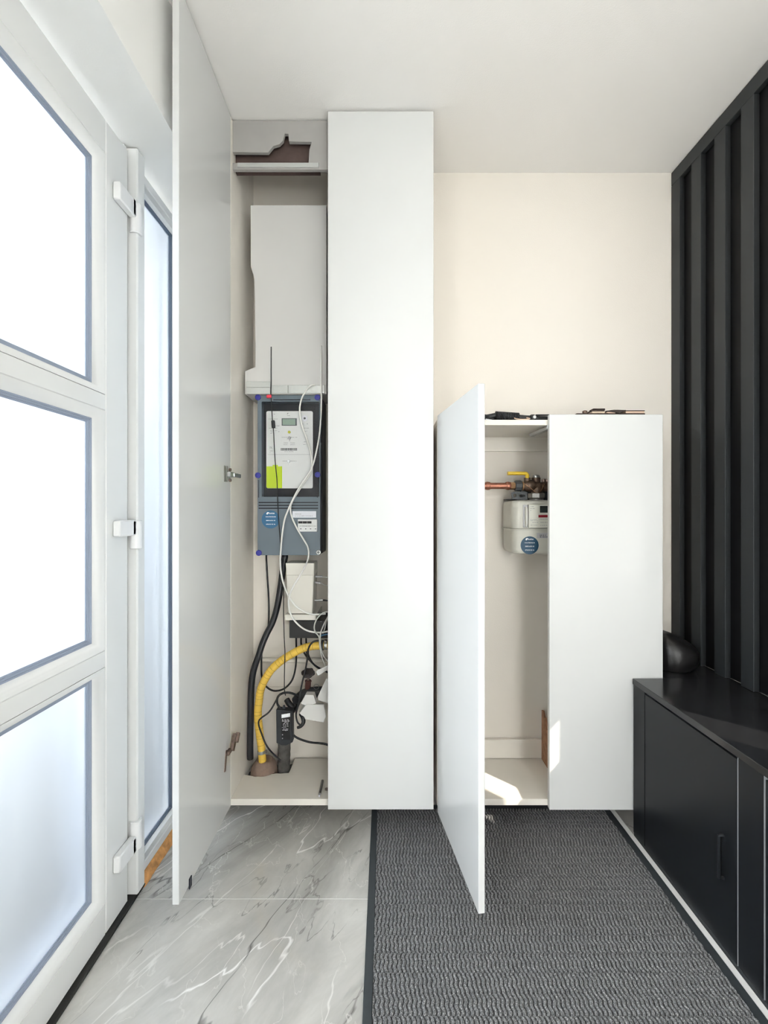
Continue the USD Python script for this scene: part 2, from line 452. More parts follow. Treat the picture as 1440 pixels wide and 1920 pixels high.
JY0, JY1, JX = 1.286, 1.327, -.728
obj('jamb', box(XL - .06, JX, JY0, JY1, .016, SOF - .004, .004), 'pvc', door)
obj('jamb_rebate', box(XL - .06, XL - .012, Y1 + .001, JY0, .004, SOF - .004, .001), 'pvc', door)
obj('jamb', box(XL - .06, XL + .012, REV0 + .001, Y0 - .006, .003, SOF - .004, .003), 'pvc', door)
obj('threshold', box(XL - .09, XL + .014, Y0 - .004, Y1 + .07, .0005, .010, .003), 'dark_gap', door)
for zt, zb, side in ((HC + .905, HC + .855, -1), (HC - .028, HC - .073, -1), (HC - .951, HC - .998, 1)):
    h = obj('hinge', cat([box(XL, XL + .0215, 1.199, 1.278, zb, zt, .0035), box(XL + .004, XL + .0215, 1.262, 1.292, zb + .001, zt - .001, .003)]), 'pvc_hinge', door, smooth=40)
    zc0, zc1 = (zb - .040, zt - .002) if side < 0 else (zb + .002, zt + .038)
    obj('hinge_barrel', cyl((XL + .012, 1.292, zc0), (XL + .012, 1.292, zc1), .0165, 28, b=.002), 'pvc_hinge', h, smooth=35)
    zc = zc0 - .0006 if side < 0 else zc1 + .0006
    obj('hinge_pin', cyl((XL + .012, 1.292, min(zc, zc + side * .0012)), (XL + .012, 1.292, max(zc, zc + side * .0012)), .005, 18), 'steel_dull', h)

w3 = thing('window_3', 'large unseen clear glazed bay added on the near side of the entrance door for fill light', None, kind='structure')
obj('window_frame', ring(GY0, GY1, .004, SOF - .003, [(0, XL - .002), (.003, XL), (.055, XL), (.060, XL - .02)], XL - .06), 'pvc', w3)
obj('pane', box(XL - .045, XL - .038, GY0 + .04, GY1 - .04, .044, SOF - .043, .0005), 'clear_pane', w3)

win = thing('window_1', 'tall narrow frosted sidelight between the entrance door and the cabinet', None, kind='structure')
wy0, wy1, wz0, wz1 = 1.3275, 1.628, .027, HC + 1.043
obj('window_frame', ring(wy0, wy1, wz0, wz1, [(0, XL - .002), (.003, XL), (.026, XL), (.030, XL - .004)], XL - .06), 'pvc', win)
obj('glazing_bead', ring(wy0, wy1, wz0, wz1, [(.0305, XL - .002), (.036, XL - .003), (.044, XL - .008), (.049, XL - .020)], XL - .03), 'pvc', win, smooth=28)
obj('gasket', ring(wy0, wy1, wz0, wz1, [(.0485, XL - .0205), (.053, XL - .022), (.0535, XL - .025), (.057, XL - .027)], XL - .033), 'gasket_dark', win)
obj('pane', box(XL - .054, XL - .0295, wy0 + .04, wy1 - .04, wz0 + .04, wz1 - .04, .0005), 'frosted', win)
# raw orange foam squeezed out under the sidelight frame
fx, fz = [], []
nn = 40
v, f = [], []
for i in range(nn):
    t = i / (nn - 1)
    y = wy0 + .004 + t * (wy1 - wy0 - .008)
    w = .005 + .010 * float(meshkit.fbm(np.array([y * 40, 3.1, 0]), 3))
    v += [(XL - .05, y, .001), (XL + w + .006, y, .001), (XL + w, y, .012), (XL + .4 * w, y, .024), (XL - .004, y, wz0 + .001), (XL - .05, y, wz0 + .001)]
for i in range(nn - 1):
    for k in range(6):
        a, b = i * 6 + k, i * 6 + (k + 1) % 6
        f += [(a, b, b + 6), (a, b + 6, a + 6)]
f += [(0, k + 1, k) for k in range(1, 5)] + [((nn - 1) * 6, (nn - 1) * 6 + k, (nn - 1) * 6 + k + 1) for k in range(1, 5)]
m = trimesh.Trimesh(v, f, process=False)
if m.volume < 0:
    m.invert()
obj('foam_sealant', m, 'foam', win, smooth=50, label='raw orange foam strip at the foot of the sidelight')

# ------------------------------------------------------------------ slatted panelling on the right wall
pan = thing('slat_panel', 'black wall panelling of upright slats in a frame, above the black bench', 'wall panel')
PZ0 = HC - .5935 + .0006
PY0 = 1.035
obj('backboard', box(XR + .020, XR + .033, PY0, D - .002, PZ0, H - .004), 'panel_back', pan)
obj('top_rail', box(XR, XR + .020, PY0, D - .002, H - .060, H - .004, .001), 'panel_black', pan)
ye = D - .002
k = 0
while ye - .052 > PY0:
    obj('slat', box(XR, XR + .020, ye - .052, ye, PZ0, H - .0605, .001), 'panel_black', pan)
    ye -= .1195

# ------------------------------------------------------------------ black bench cabinet
XB = .877
ben = thing('bench', 'long low black bench cabinet under the slatted panelling', 'bench')
BT = HC - .5935
obj('bench_top', cat([box(XB - .003, XR + .018, .30, 1.5455, BT - .020, BT, .0015), box(.992, XR + .018, 1.5455, D - .003, BT - .020, BT, .0015)]), 'bench_top', ben)
obj('end_panel', box(XB, XB + .018, 1.478, 1.545, .014, BT - .0205, .001), 'bench_black', ben)
bd = obj('door', box(XB, XB + .018, 1.091, 1.4755, .016, BT - .027, .001), 'bench_black', ben)
obj('handle', tube([(XB, 1.133, zat(1563, 1.14)), (XB - .012, 1.133, zat(1563, 1.14)), (XB - .012, 1.133, zat(1642, 1.14)), (XB, 1.133, zat(1642, 1.14))], .0045, 12, .003, smooth=False), 'bench_black', bd, smooth=50)
obj('stile_panel', box(XB, XB + .018, 1.0135, 1.0865, .016, BT - .0205, .001), 'bench_black', ben)
obj('edge_band', cat([box(XB - .0004, XB + .017, 1.0868, 1.0882, .016, BT - .021, .0002), box(XB - .0004, XB + .017, 1.0110, 1.0124, .016, BT - .021, .0002)]), 'edge_light', ben, label='thin pale edging beside the front panels')
obj('door', box(XB, XB + .018, .62, 1.0085, .016, BT - .027, .001), 'bench_black', ben)
obj('door', box(XB, XB + .018, .30, .617, .016, BT - .027, .001), 'bench_black', ben)
obj('carcass', cat([box(XB + .020, XR + .018, .30, 1.545, .014, BT - .0205), box(.992, XR + .018, 1.5455, D - .003, .014, BT - .0205)]), 'panel_back', ben)
obj('plinth', box(XB + .002, XR, .30, 1.545, .0005, .0138, .0005), 'panel_black', ben)
obj('floor_strip', box(.8615, XB + .001, .30, D - .004, .0004, .0032, .0006), 'lit_tile_white', ben, label='white strip painted as brightly lit floor tile along the bench foot')  # bright light on the bare tile beside the rug, painted as a white strip

# dark bag in the corner of the bench
s = trimesh.creation.icosphere(4)
v = s.vertices.copy()
v = np.sign(v) * np.abs(v) ** .8
v *= [.085, .115, .078]
v[:, 2] *= np.clip(1.0 - .35 * (v[:, 0] / .085), .55, 1.4)
v[:, 2] = np.maximum(v[:, 2], -.045)
v += .006 * (meshkit.fbm(v * 18 + 3, 3)[:, None] - .5) * s.vertices
obj('cushion', trimesh.Trimesh(v + [1.095, 1.70, BT + .0455], s.faces), 'leather', smooth=True, label='dark glossy cushion slumped in the far corner of the bench', category='cushion')

# ------------------------------------------------------------------ rug
rug = thing('rug', 'dark grey ribbed runner with black rubber edging on the tiled floor', 'rug')
RX0, RX1, RY0, RY1 = -.051, .860, .25, 1.70
IX0, IX1 = RX0 + .022, RX1 - .027
obj('edging', box(RX0, IX0, RY0, RY1, .0005, .005, .0012), 'rubber', rug)
obj('edging', box(IX1, RX1, RY0, RY1, .0005, .005, .0012), 'rubber', rug)
obj('edging', box(IX0, IX1, RY1 - .025, RY1, .0005, .005, .0012), 'rubber', rug)
gx = np.arange(IX0, IX1 + .001, .0018); gy = np.arange(RY0, RY1 - .025, .0028)
GX, GY = np.meshgrid(gx, gy, indexing='ij')
row = np.floor(GY / .047); fr = GY / .047 - row
sh = (row * .37 + .2 * np.sin(row * 1.7)) % 1
wob = .16 * np.sin(2 * np.pi * fr * 2 + row) + .22 * (meshkit.noise(np.stack([GX * 60, GY * 60, GX * 0], -1), 3) - .5)
ph = GX / .0108 + .5 * np.floor(row % 2) + sh * .3 + wob
rib = np.abs(np.cos(np.pi * ph)) ** .7
knot = .78 + .22 * np.abs(np.sin(np.pi * (GY / .0085 + np.floor(ph) * .5))) ** .6
hz = .0030 + .0066 * rib * knot * (.80 + .20 * np.clip(np.minimum(fr, 1 - fr) * 12, 0, 1)) + .0006 * meshkit.noise(np.stack([GX * 500, GY * 500, GX * 0], -1), 5)
vv = np.stack([GX, GY, hz], -1).reshape(-1, 3)
ni, nj = GX.shape
i, j = np.meshgrid(np.arange(ni - 1), np.arange(nj - 1), indexing='ij')
q = np.stack([i * nj + j, (i + 1) * nj + j, (i + 1) * nj + j + 1, i * nj + j + 1], -1).reshape(-1, 4)
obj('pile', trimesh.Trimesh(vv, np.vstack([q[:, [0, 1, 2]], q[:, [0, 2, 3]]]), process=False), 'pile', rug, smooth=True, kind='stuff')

# ------------------------------------------------------------------ tall cabinet
YC, YB = 1.570, D - .002
ZB0, ZB1 = HC - 1.0588, HC - 1.036
tall = thing('tall_cabinet', 'tall white wall cabinet up to the ceiling, left door open on electric meter', 'cabinet')
obj('side_panel', box(-.5715, -.5535, YC, YB, ZB0, H - .006), 'carcass_white', tall)
obj('side_panel', box(.1545, .1720, YC, YB, ZB0, H - .006), 'carcass_white', tall)
cut_px = [(258, 1392), (320, 1402), (380, 1416), (440, 1412), (505, 1410), (535, 1385), (565, 1380), (600, 1382), (640, 1374), (690, 1377), (740, 1372), (795, 1369), (820, 1320), (845, 1250), (868, 1195)]
cutp = [on_z(*c3(x, y), ZB1)[:2] for x, y in cut_px]
cut = Polygon([(p[0], p[1]) for p in cutp] + [(cutp[-1][0] + .004, YB + .1), (-.60, YB + .1), (-.60, cutp[0][1])])
bp = sbox(-.5533, YC, .1543, YB - .012).difference(cut)
bp = max(getattr(bp, 'geoms', [bp]), key=lambda g: g.area)
obj('bottom_panel', flat_up(bp, ZB0, ZB1), 'carcass_white', tall)
hd = 1.588
hole = px_poly([(400 + x / 3.555, 200 + y / 3.555) for x, y in [(104, 303), (365, 305), (385, 280), (400, 262), (440, 250), (465, 225), (476, 180), (500, 180), (504, 232), (655, 235), (640, 290), (635, 375), (395, 386), (372, 376), (104, 375)]], hd)
fas = sbox(-.5533, zat(318, hd), .1543, H - .006).difference(hole)
obj('fascia', facing(fas, hd, .012), 'header_grey', tall, label='grey fascia board with a ragged cut-out')
obj('fascia_lip', box(xat(446, hd), xat(598, hd), hd - .006, hd - .0002, zat(315, hd), zat(307, hd), .001), 'foil', tall)
obj('boxing', box(-.553, -.24, hd + .03, hd + .045, zat(312, hd), H - .008), 'brown_dark', tall, label='dark brown boxing behind the cut-out')

DX0 = xat(612, 1.55) + .005
obj('door', box(DX0, .1720, 1.550, 1.568, HC - 1.0605, HC + 1.4155, .0012), 'door_white', tall)
od = obj('door', box(-.5722, -.5537, 1.175, 1.5690, HC - 1.0605, HC + 1.4155, .0012), 'door_white', tall)
XI = -.5537
# concealed hinges on the inside of the open door
hz_ = zat(889, 1.53)
HS = .052
hn = obj('hinge', cat([obox((XI + .0012, 1.507, hz_), (0, 0, 1), (0, 1, 0), (.0275, .006, .0012), .0006), obox((XI + .004, 1.521, hz_), (0, 0, 1), (0, 1, 0), (.0275, .004, .0008), .0004)]), 'steel_dull', od)
obj('hinge_arm', cat([box(XI + .002, XI + .014, 1.526, 1.568, hz_ - .009, hz_ + .009, .002), box(XI + .010, XI + .018, 1.562, 1.628, hz_ - .007, hz_ + .007, .0015)]), 'steel', hn)
for dz in (-.020, .017):
    obj('hinge_screw', cyl((XI + .001, 1.549, hz_ + dz), (XI + .009, 1.549, hz_ + dz), .0055, 16, b=.001), 'rust_steel', hn)
q0 = zat(1405, 1.545)
hn = obj('hinge', cat([obox((XI + .0015, 1.515, q0 - .024), (0, .2, 1), (0, 1, -.2), (.034, .0055, .0015), .0006), box(XI, XI + .012, 1.520, 1.548, q0 - .010, q0 + .004, .002)]), 'rust_steel', od)
obj('hinge_arm', cat([obox((XI + .012, 1.566, q0 + .014), (0, .62, .78), (0, .78, -.62), (.027, .010, .006), .001), obox((XI + .020, 1.580, q0 + .024), (0, .62, .78), (0, .78, -.62), (.016, .007, .006), .001)]), 'rust_steel', hn)
obj('door_bumper', obox((XI + .0015, (722 - 356) and .5537 * 820 / (722 - 356), zat(1654, .5537 * 820 / 366)), (0, 0, 1), (0, 1, 0), (.0145, .0075, .0015), .0007), 'meter_inside', od, label='small dark blue stick-on pad')

# ------------------------------------------------------------------ low cabinet
low = thing('low_cabinet', 'low white wall cabinet beside the tall one, left door open on gas meter', 'cabinet')
LX0, LX1 = .1865, .985
ZT0, ZT1 = HC + .306, HC + .3255
obj('side_panel', box(LX0, LX0 + .018, YC, YB, ZB0, ZT0), 'carcass_white', low)
obj('side_panel', box(LX1 - .018, LX1, YC, YB, ZB0, ZT0), 'carcass_white', low)
obj('top_panel', box(LX0, LX1, YC, YB, ZT0, ZT1), 'carcass_white', low)
obj('bottom_panel', box(LX0 + .0185, LX1 - .0185, YC, YB, ZB0, ZB1), 'carcass_white', low)
obj('back_rail', box(LX0 + .0185, LX1 - .0185, YB - .014, YB, zat(846, YB - .014), ZT0 - .0005), 'carcass_white', low)
obj('back_rail', box(LX0 + .0185, LX1 - .0185, YB - .014, YB, ZB1 + .002, zat(1387, YB - .014)), 'carcass_white', low)
obj('door', box(.5825, LX1, 1.550, 1.568, HC - 1.0622, HC + .3405, .0012), 'door_white', low)
u = np.array([.0615, -.393, 0]); u /= np.linalg.norm(u); n_ = np.array([-u[1], u[0], 0])
c = np.array([.1855, 1.55, 0]) + u * .199 + n_ * .009
c[2] = HC - .366
lod = obj('door', obox(c, u, (0, 0, 1), (.199, .7025, .009), .0012), 'door_white', low)
a, b = np.array([.552, 1.650, ZT0 - .023]), np.array([.592, 1.578, ZT0 - .009])
obj('stay_arm', cat([obox((a + b) / 2, b - a, (.86, .51, 0), (np.linalg.norm(b - a) / 2, .0115, .0055), .0015), box(b[0] - .010, b[0] + .014, 1.5685, b[1] + .02, b[2] - .006, ZT0, .001)]), 'steel', low, label='steel hinge arm under the top panel')

# ------------------------------------------------------------------ electric meter and its enclosure
FD = 1.700                                     # depth of the cover's face
enc = thing('meter_enclosure', 'grey plastic electric meter enclosure with blue corner caps, in tall cabinet', 'meter box')
ex0, ex1 = xat(483, FD), xat(600.5, FD)
ez0, ez1 = zat(1041, FD), zat(741, FD)
obj('base', cat([box(ex0 + .004, ex1 + .003, FD + .030, D - .001, ez0 + .004, ez1 - .003, .002)]), 'meter_side', enc)
win_ = rrect(xat(490.5, FD), xat(598.8, FD), zat(931.5, FD), zat(753, FD), .004)
cov = rrect(ex0, ex1, ez0, ez1, .005).difference(win_)
grooves = [sbox(xat(484.5, FD), zat(y + 1.1, FD), xat(596.5, FD), zat(y - 1.1, FD)) for y in (942.2, 947.6, 953)]
grooves += [sbox(xat(484, FD), zat(933, FD), xat(485.6, FD), zat(900, FD)), sbox(xat(594.2, FD), zat(933, FD), xat(595.8, FD), zat(900, FD)), sbox(xat(512, FD), zat(750.6, FD), xat(582, FD), zat(748.6, FD))]
g = grooves[0]
for k in grooves[1:]:
    g = g.union(k)
brk = sbox(*[f_ for f_ in (xat(558.4, FD), zat(997, FD), xat(595, FD), zat(973.6, FD))])
for k in grooves:
    obj('groove', facing(k.buffer(.0001), FD + .0026, .001), 'meter_side', enc)
cover = obj('cover', cat([facing(cov.difference(g).difference(brk), FD, .004), facing(cov.difference(brk), FD + .004, .026)]), 'meter_grey', enc)
obj('window', facing(win_.buffer(-.0005), FD + .003, .002), 'clear_cover', enc)
obj('inner_tray', facing(win_.buffer(-.0004), FD + .0305, .004), 'meter_inside', enc)
for x, y in ((222, 330), (785, 330), (222, 1068), (787, 1062), (230, 1803)):
    p = at(*c1(x, y), FD)
    obj('blue_cap', cat([lathe([(0, 0), (.0112, 0), (.0112, .004), (.0100, .0055), (.006, .0058), (.0055, .0048), (0, .0048)], (p[0], FD + .0005, p[2]), (0, -1, 0))]), 'blue_cap', enc, smooth=30)
p = at(*c1(795, 1797), FD)
sc = obj('screw', lathe([(0, 0), (.0102, 0), (.0102, .002), (.0085, .0042), (0, .0050)], (p[0], FD + .0005, p[2]), (0, -1, 0)), 'steel', enc, smooth=30, label='bare steel cross-head screw, its cap missing')
obj('screw_slot', cat([box(p[0] - .0055, p[0] + .0055, FD - .0050, FD - .003, p[2] - .0013, p[2] + .0013, .0002), box(p[0] - .0013, p[0] + .0013, FD - .0050, FD - .003, p[2] - .0055, p[2] + .0055, .0002)]), 'ink', sc)
# round sticker
p = at(507.5, 974, FD)
stk = obj('sticker', facing(Point(p[0], p[2]).buffer(.035, quad_segs=16), FD - .0005, .0005), 'sticker_blue', enc, label='round blue sticker with white lettering')


def sticker_text(xc, zc, r, d, parent):
    k = r / .035
    t = [letters('fluvius', .0055 * k, xc + .003 * k, zc + .0215 * k, d, bold=True), letters('www.fluvius.be', .0040 * k, xc, zc + .0085 * k, d, bold=True),
         letters('0800 65 0 65', .0040 * k, xc, zc - .0060 * k, d, bold=True), letters('078 35 35 34', .0040 * k, xc, zc - .0205 * k, d, bold=True),
         facing(Polygon([(xc - .0155 * k, zc + .0195 * k), (xc - .0115 * k, zc + .0195 * k), (xc - .0075 * k, zc + .0285 * k), (xc - .0125 * k, zc + .0285 * k), (xc - .0165 * k, zc + .0245 * k)]), d - .0004, .0004)]
    obj('lettering', cat(t), 'print_white', parent, kind='stuff')


sticker_text(p[0], p[2], .035, FD - .0005, stk)


def microprint(x0, x1, z, d, h, seed, gap=.0022):
    """A line of print too small to read: short uneven strokes."""
    r = np.random.default_rng(seed); out = []; x = x0
    while x < x1:
        w = r.uniform(.6, 2.4) * h
        out.append(facing(sbox(x, z, min(x + w, x1), z + h * r.uniform(.7, 1)), d - .0003, .0003)); x += w + h * r.choice([.35, .35, 1.1])
    return cat(out)


lb = obj('label', facing(sbox(xat(548.5, FD), zat(970.5, FD), xat(592.8, FD), zat(958.4, FD)), FD - .0005, .0005), 'label_white', enc, label='white paper label strip')
obj('lettering', cat([microprint(xat(553, FD), xat(566, FD), zat(964.4, FD), FD - .0005, .0024, 1), microprint(xat(553, FD), xat(586, FD), zat(968, FD), FD - .0005, .0024, 2)]), 'ink_light', lb, kind='stuff')
bk = obj('circuit_breaker', cat([box(xat(558.6, FD), xat(594.8, FD), FD - .004, FD + .03, zat(996.8, FD), zat(973.8, FD), .0012)]), 'meter_white', enc, label='white circuit breaker with three black toggles')
for x in (563.2, 571.5, 580):
    obj('toggle', hull([at(x + sx, y, FD - dd) for sx in (-3.9, 3.9) for y, dd in ((977.2, .004), (981.6, .004), (978, .012), (981, .011))]), 'black_plastic', bk)
obj('lettering', cat([facing(sbox(xat(x - 1.1, FD), zat(992.3, FD), xat(x + 1.3, FD), zat(990.9, FD)), FD - .0044, .0005) for x in (564.3, 573.5, 582.6, 591.7)] + [microprint(xat(562, FD), xat(593, FD), zat(987, FD), FD - .004, .0018, 4)]), 'ink', bk, kind='stuff')

# the meter itself, behind the window
MD = FD + .010
met = thing('electricity_meter', 'white digital electricity meter with lime green corner behind clear window', 'electricity meter')
mx0, mx1, mz0, mz1 = xat(499.3, MD), xat(586.6, MD), zat(915.6, MD), zat(770.8, MD)
mo = rrect(mx0, mx1, mz0, mz1, .007)
obj('body', cat([facing(mo, MD, .005), facing(mo.buffer(-.003), MD + .005, .0145)]), 'meter_white', met)
X5 = lambda x: xat(c5(x, 0)[0], MD)
Z5 = lambda y: zat(c5(0, y)[1], MD)
lime = sbox(mx0, mz0, X5(440), Z5(1292)).intersection(mo.buffer(-.0006)).union(sbox(X5(240), Z5(1300), X5(350), Z5(1262)))
obj('lime_panel', facing(lime, MD - .0005, .0005), 'lime', met)
dsp = obj('display', cat([facing(sbox(X5(432), Z5(430), X5(752), Z5(275)), MD - .0010, .0010)]), 'lcd_frame', met)
obj('display_screen', facing(sbox(X5(452), Z5(418), X5(722), Z5(290)), MD - .0014, .0004), 'lcd', dsp)
obj('button', facing(Point(X5(592), Z5(568)).buffer(.0055), MD - .0025, .0025), 'yellow_dot', met, label='round yellow button')
obj('optical_port', facing(Point(X5(918), Z5(275)).buffer(.0118).difference(Point(X5(918), Z5(275)).buffer(.0042)), MD - .0008, .0008), 'label_white', met)
obj('port_lens', facing(Point(X5(918), Z5(275)).buffer(.0041), MD - .0010, .0010), 'ink', met)
for x, y, d_ in ((592, 690, 1), (580, 1180, 0)):
    cx_, cz_ = X5(x), Z5(y)
    obj('seal', cat([cyl((cx_, MD, cz_), (cx_, MD - .004, cz_), .0062, 20, r2=.0050), obox((cx_ + .001, MD - .004, cz_ - .008), (.25, 0, -1), (1, 0, 0), (.006, .0014, .001), .0005)]), 'print_white' if not d_ else 'label_grey', met, smooth=30)
bars = []
r_ = np.random.default_rng(11); x = X5(412)
while x < X5(752):
    w = r_.uniform(.0006, .0018); bars.append(facing(sbox(x, Z5(958), x + w, Z5(905)), MD - .0004, .0004)); x += w + r_.uniform(.0005, .0012)
obj('barcode', cat(bars), 'ink', met)
pr = [letters('fluvius', .0026, X5(580), Z5(226), MD, bold=True), facing(Polygon([(X5(538), Z5(190)), (X5(560), Z5(184)), (X5(578), Z5(160)), (X5(556), Z5(160)), (X5(548), Z5(176))]), MD - .0004, .0004),
      facing(Point(X5(876), Z5(393)).buffer(.0018), MD - .0004, .0004), facing(Point(X5(972), Z5(392)).buffer(.0018), MD - .0004, .0004)]
for k, (xa, xb, y) in enumerate(((145, 350, 295), (260, 300, 190), (300, 390, 440), (160, 340, 488), (190, 235, 540), (195, 235, 565), (190, 230, 595), (290, 330, 540), (360, 395, 560), (430, 760, 680), (540, 600, 715), (170, 240, 880), (170, 235, 905), (170, 240, 925), (175, 240, 970),
                                  (175, 205, 1005), (490, 680, 985), (450, 745, 1185), (895, 990, 780), (950, 985, 735), (890, 945, 835), (860, 1010, 488), (900, 970, 550), (470, 560, 800), (610, 710, 800), (470, 560, 838), (610, 715, 838))):
    pr.append(microprint(X5(xa), X5(xb), Z5(y), MD, .0020, 20 + k))
obj('lettering', cat(pr), 'ink_light', met, kind='stuff')
obj('seam', facing(sbox(X5(140), Z5(1042), X5(1065), Z5(1037)), MD - .0003, .0003), 'ink_light', met)

# pale box with foil edge over the enclosure
UD = 1.688
up = thing('upper_box', 'pale grey boxing with silver taped lower edge above the meter enclosure', 'boxing')
pp = px_poly([(470, 385), (470, 500), (477, 522), (479, 640), (479, 688), (459.5, 696), (459.5, 742), (612, 742), (612, 385)], UD).intersection(sbox(-2, ez1 + .001, 2, 3))
obj('body', facing(pp, UD, D - .001 - UD), 'pale_grey', up)
obj('foil_strip', cat([box(xat(461.5, UD), xat(507.5, UD), UD - .005, UD - .0002, zat(741, UD) + .003, zat(727, UD), .001), box(xat(461.5, UD), xat(507.5, UD), UD - .0025, UD - .0002, zat(726.5, UD), zat(715.5, UD), .0008)]), 'foil', up)
obj('foil_strip', cat([box(xat(508.8, UD), xat(540.2, UD), UD - .004, UD - .0002, zat(738, UD), zat(722.5, UD), .001), box(xat(540.8, UD), xat(609, UD), UD - .004, UD - .0002, zat(738, UD), zat(722.5, UD), .001)]), 'foil', up)


# ------------------------------------------------------------------ cables in the tall cabinet
def cable(name, pts, r, material, label, category='cable', crop=c2, **kw):
    """pts: (x, y, depth) with x, y in a crop's pixels."""
    return obj(name, tube([at(*crop(x, y), d) for x, y, d in pts], r, **kw), material, smooth=45, label=label, category=category)


CF = FD - .010
tag = thing('aerial_cable', 'thin black lead with red clip and lump, hanging over the electricity meter', 'cable')
obj('lead', tube([at(*c1(x, y), d) for x, y, d in [(346, -150, UD - .001), (346, -40, UD - .003), (346, 150, UD - .004), (346, 200, CF - .006), (343, 270, CF - .008), (345, 330, CF - .004), (352, 440, CF), (358, 540, CF), (368, 640, CF), (375, 780, CF + .002), (385, 950, CF + .002), (400, 1100, CF + .004), (405, 1240, CF + .006), (412, 1380, CF + .006), (418, 1500, CF + .006), (432, 1680, CF + .006), (438, 1780, CF + .006), (440, 1835, CF + .006)]] +
                 [at(*c2(x, y), d) for x, y, d in [(650, 300, 1.715), (664, 480, 1.72), (667, 640, 1.72), (666, 850, 1.70), (671, 1060, 1.70), (674, 1170, 1.70), (682, 1330, 1.69), (678, 1500, 1.69), (675, 1640, 1.70), (676, 1780, 1.70), (690, 1860, 1.70)]], .0018, 8), 'black_rubber', tag, smooth=45)
p, q = at(*c1(363, 548), CF - .001), at(*c1(369, 620), CF - .001)
obj('ferrite', cyl(p, q, .0072, 16, b=.002), 'black_plastic', tag, smooth=30)
obj('clip', obox(at(*c1(326, 320), CF - .006), (1, 0, .1), (0, 1, 0), (.0095, .004, .006), .0015), 'red_clip', tag, label='red clip')
cable('white_cable', [(818, -160, UD - .001), (820, -40, UD - .005), (818, 150, UD - .006), (820, 230, CF - .010), (822, 400, CF - .004), (815, 560, CF - .002), (795, 740, CF), (745, 960, CF - .009), (680, 1085, CF - .010), (600, 1205, CF - .010), (545, 1310, CF - .009), (505, 1400, CF - .008), (470, 1500, CF - .006), (448, 1650, CF - .007), (438, 1770, CF - .007), (432, 1860, CF - .003), (436, 1960, CF), (458, 2080, CF - .01), (496, 2180, CF - .035), (555, 2280, CF - .055), (640, 2350, CF - .055), (740, 2385, CF - .04), (860, 2380, CF - .02)], .0034, 'white_cable', 'white cable from the boxing looping past the modem, its lowest sweep level with modem foot', crop=c1)
cable('white_cable', [(760, 212, UD - .004), (725, 216, UD - .012), (680, 262, CF - .006), (640, 330, CF - .004), (618, 420, CF - .003), (622, 520, CF - .002), (650, 630, CF), (690, 740, CF), (718, 840, CF + .001), (732, 940, CF + .001), (722, 1040, CF + .001), (680, 1110, CF), (610, 1210, CF), (545, 1320, CF), (528, 1385, CF), (545, 1470, CF), (590, 1570, CF), (650, 1670, CF), (692, 1745, CF), (702, 1810, CF), (690, 1880, CF - .01), (652, 1960, CF - .045), (592, 2060, CF - .062), (540, 2150, CF - .06), (512, 2250, CF - .045), (524, 2365, CF - .03), (585, 2465, CF - .03), (690, 2540, CF - .03), (830, 2556, CF - .03), (960, 2520, CF - .02)], .0034, 'white_cable', 'white cable curving across the meter face and down around the black box', crop=c1)
cable('grey_cable', [(1240, 828, 1.66), (1150, 845, 1.65), (1075, 920, 1.65), (1042, 1010, 1.65), (1055, 1080, 1.65), (1100, 1140, 1.65), (1112, 1260, 1.65), (1140, 1400, 1.66), (1182, 1500, 1.67)], .0027, 'grey_cable', 'pale grey cable looping widest leftward over the black box corner')
cable('grey_cable', [(1240, 850, 1.655), (1175, 960, 1.645), (1125, 1080, 1.645), (1113, 1180, 1.645), (1122, 1280, 1.645), (1165, 1380, 1.65), (1240, 1470, 1.655)], .0030, 'grey_cable', 'pale grey cable bowing past the yellow hose collar to the tall door')
cable('grey_cable', [(1240, 880, 1.67), (1195, 940, 1.665), (1170, 1040, 1.665), (1150, 1095, 1.68)], .0026, 'grey_cable', 'short pale grey cable end before the black box')
cable('blue_cable', [(1105, 1140, 1.67), (1150, 1118, 1.665), (1240, 1100, 1.66)], .0032, 'blue_wire', 'short blue cable above the yellow hose collar')
cable('power_conduit', [(684, 124, 1.76), (680, 180, 1.755), (655, 330, 1.755), (632, 500, 1.755), (612, 640, 1.75), (580, 800, 1.75), (530, 960, 1.75), (460, 1100, 1.745), (405, 1230, 1.74), (360, 1370, 1.735), (320, 1480, 1.735), (288, 1600, 1.735), (272, 1740, 1.735), (266, 1900, 1.735), (260, 2150, 1.735), (256, 2420, 1.735), (256, 2560, 1.737), (257, 2630, 1.74)], .0125, 'conduit', 'thick black conduit from the meter enclosure down the cabinet side', category='conduit', n=16)
cable('black_cable', [(455, 114, 1.80), (455, 180, 1.80), (468, 420, 1.80), (482, 640, 1.80), (486, 820, 1.80), (478, 1000, 1.795), (440, 1180, 1.79), (400, 1330, 1.775), (394, 1480, 1.77), (398, 1620, 1.775), (430, 1720, 1.79), (500, 1785, 1.79), (580, 1802, 1.785), (680, 1770, 1.78), (770, 1670, 1.77), (812, 1520, 1.765), (822, 1350, 1.76), (820, 1150, 1.755)], .0036, 'black_rubber', 'black cable hanging left of the conduit and looping up to the black box')
cable('black_cable', [(880, 1150, 1.75), (882, 1230, 1.76), (915, 1330, 1.775), (990, 1430, 1.76), (1080, 1510, 1.74), (1240, 1590, 1.70)], .0036, 'black_rubber', 'black cable from the black box passing behind the yellow hose')
cable('black_cable', [(1100, 1185, 1.655), (1030, 1200, 1.65), (980, 1260, 1.65), (965, 1340, 1.66), (1000, 1430, 1.68), (1060, 1500, 1.69), (1130, 1540, 1.69)], .0034, 'black_rubber', 'black cable hooped over the yellow hose beside the valve wheel')
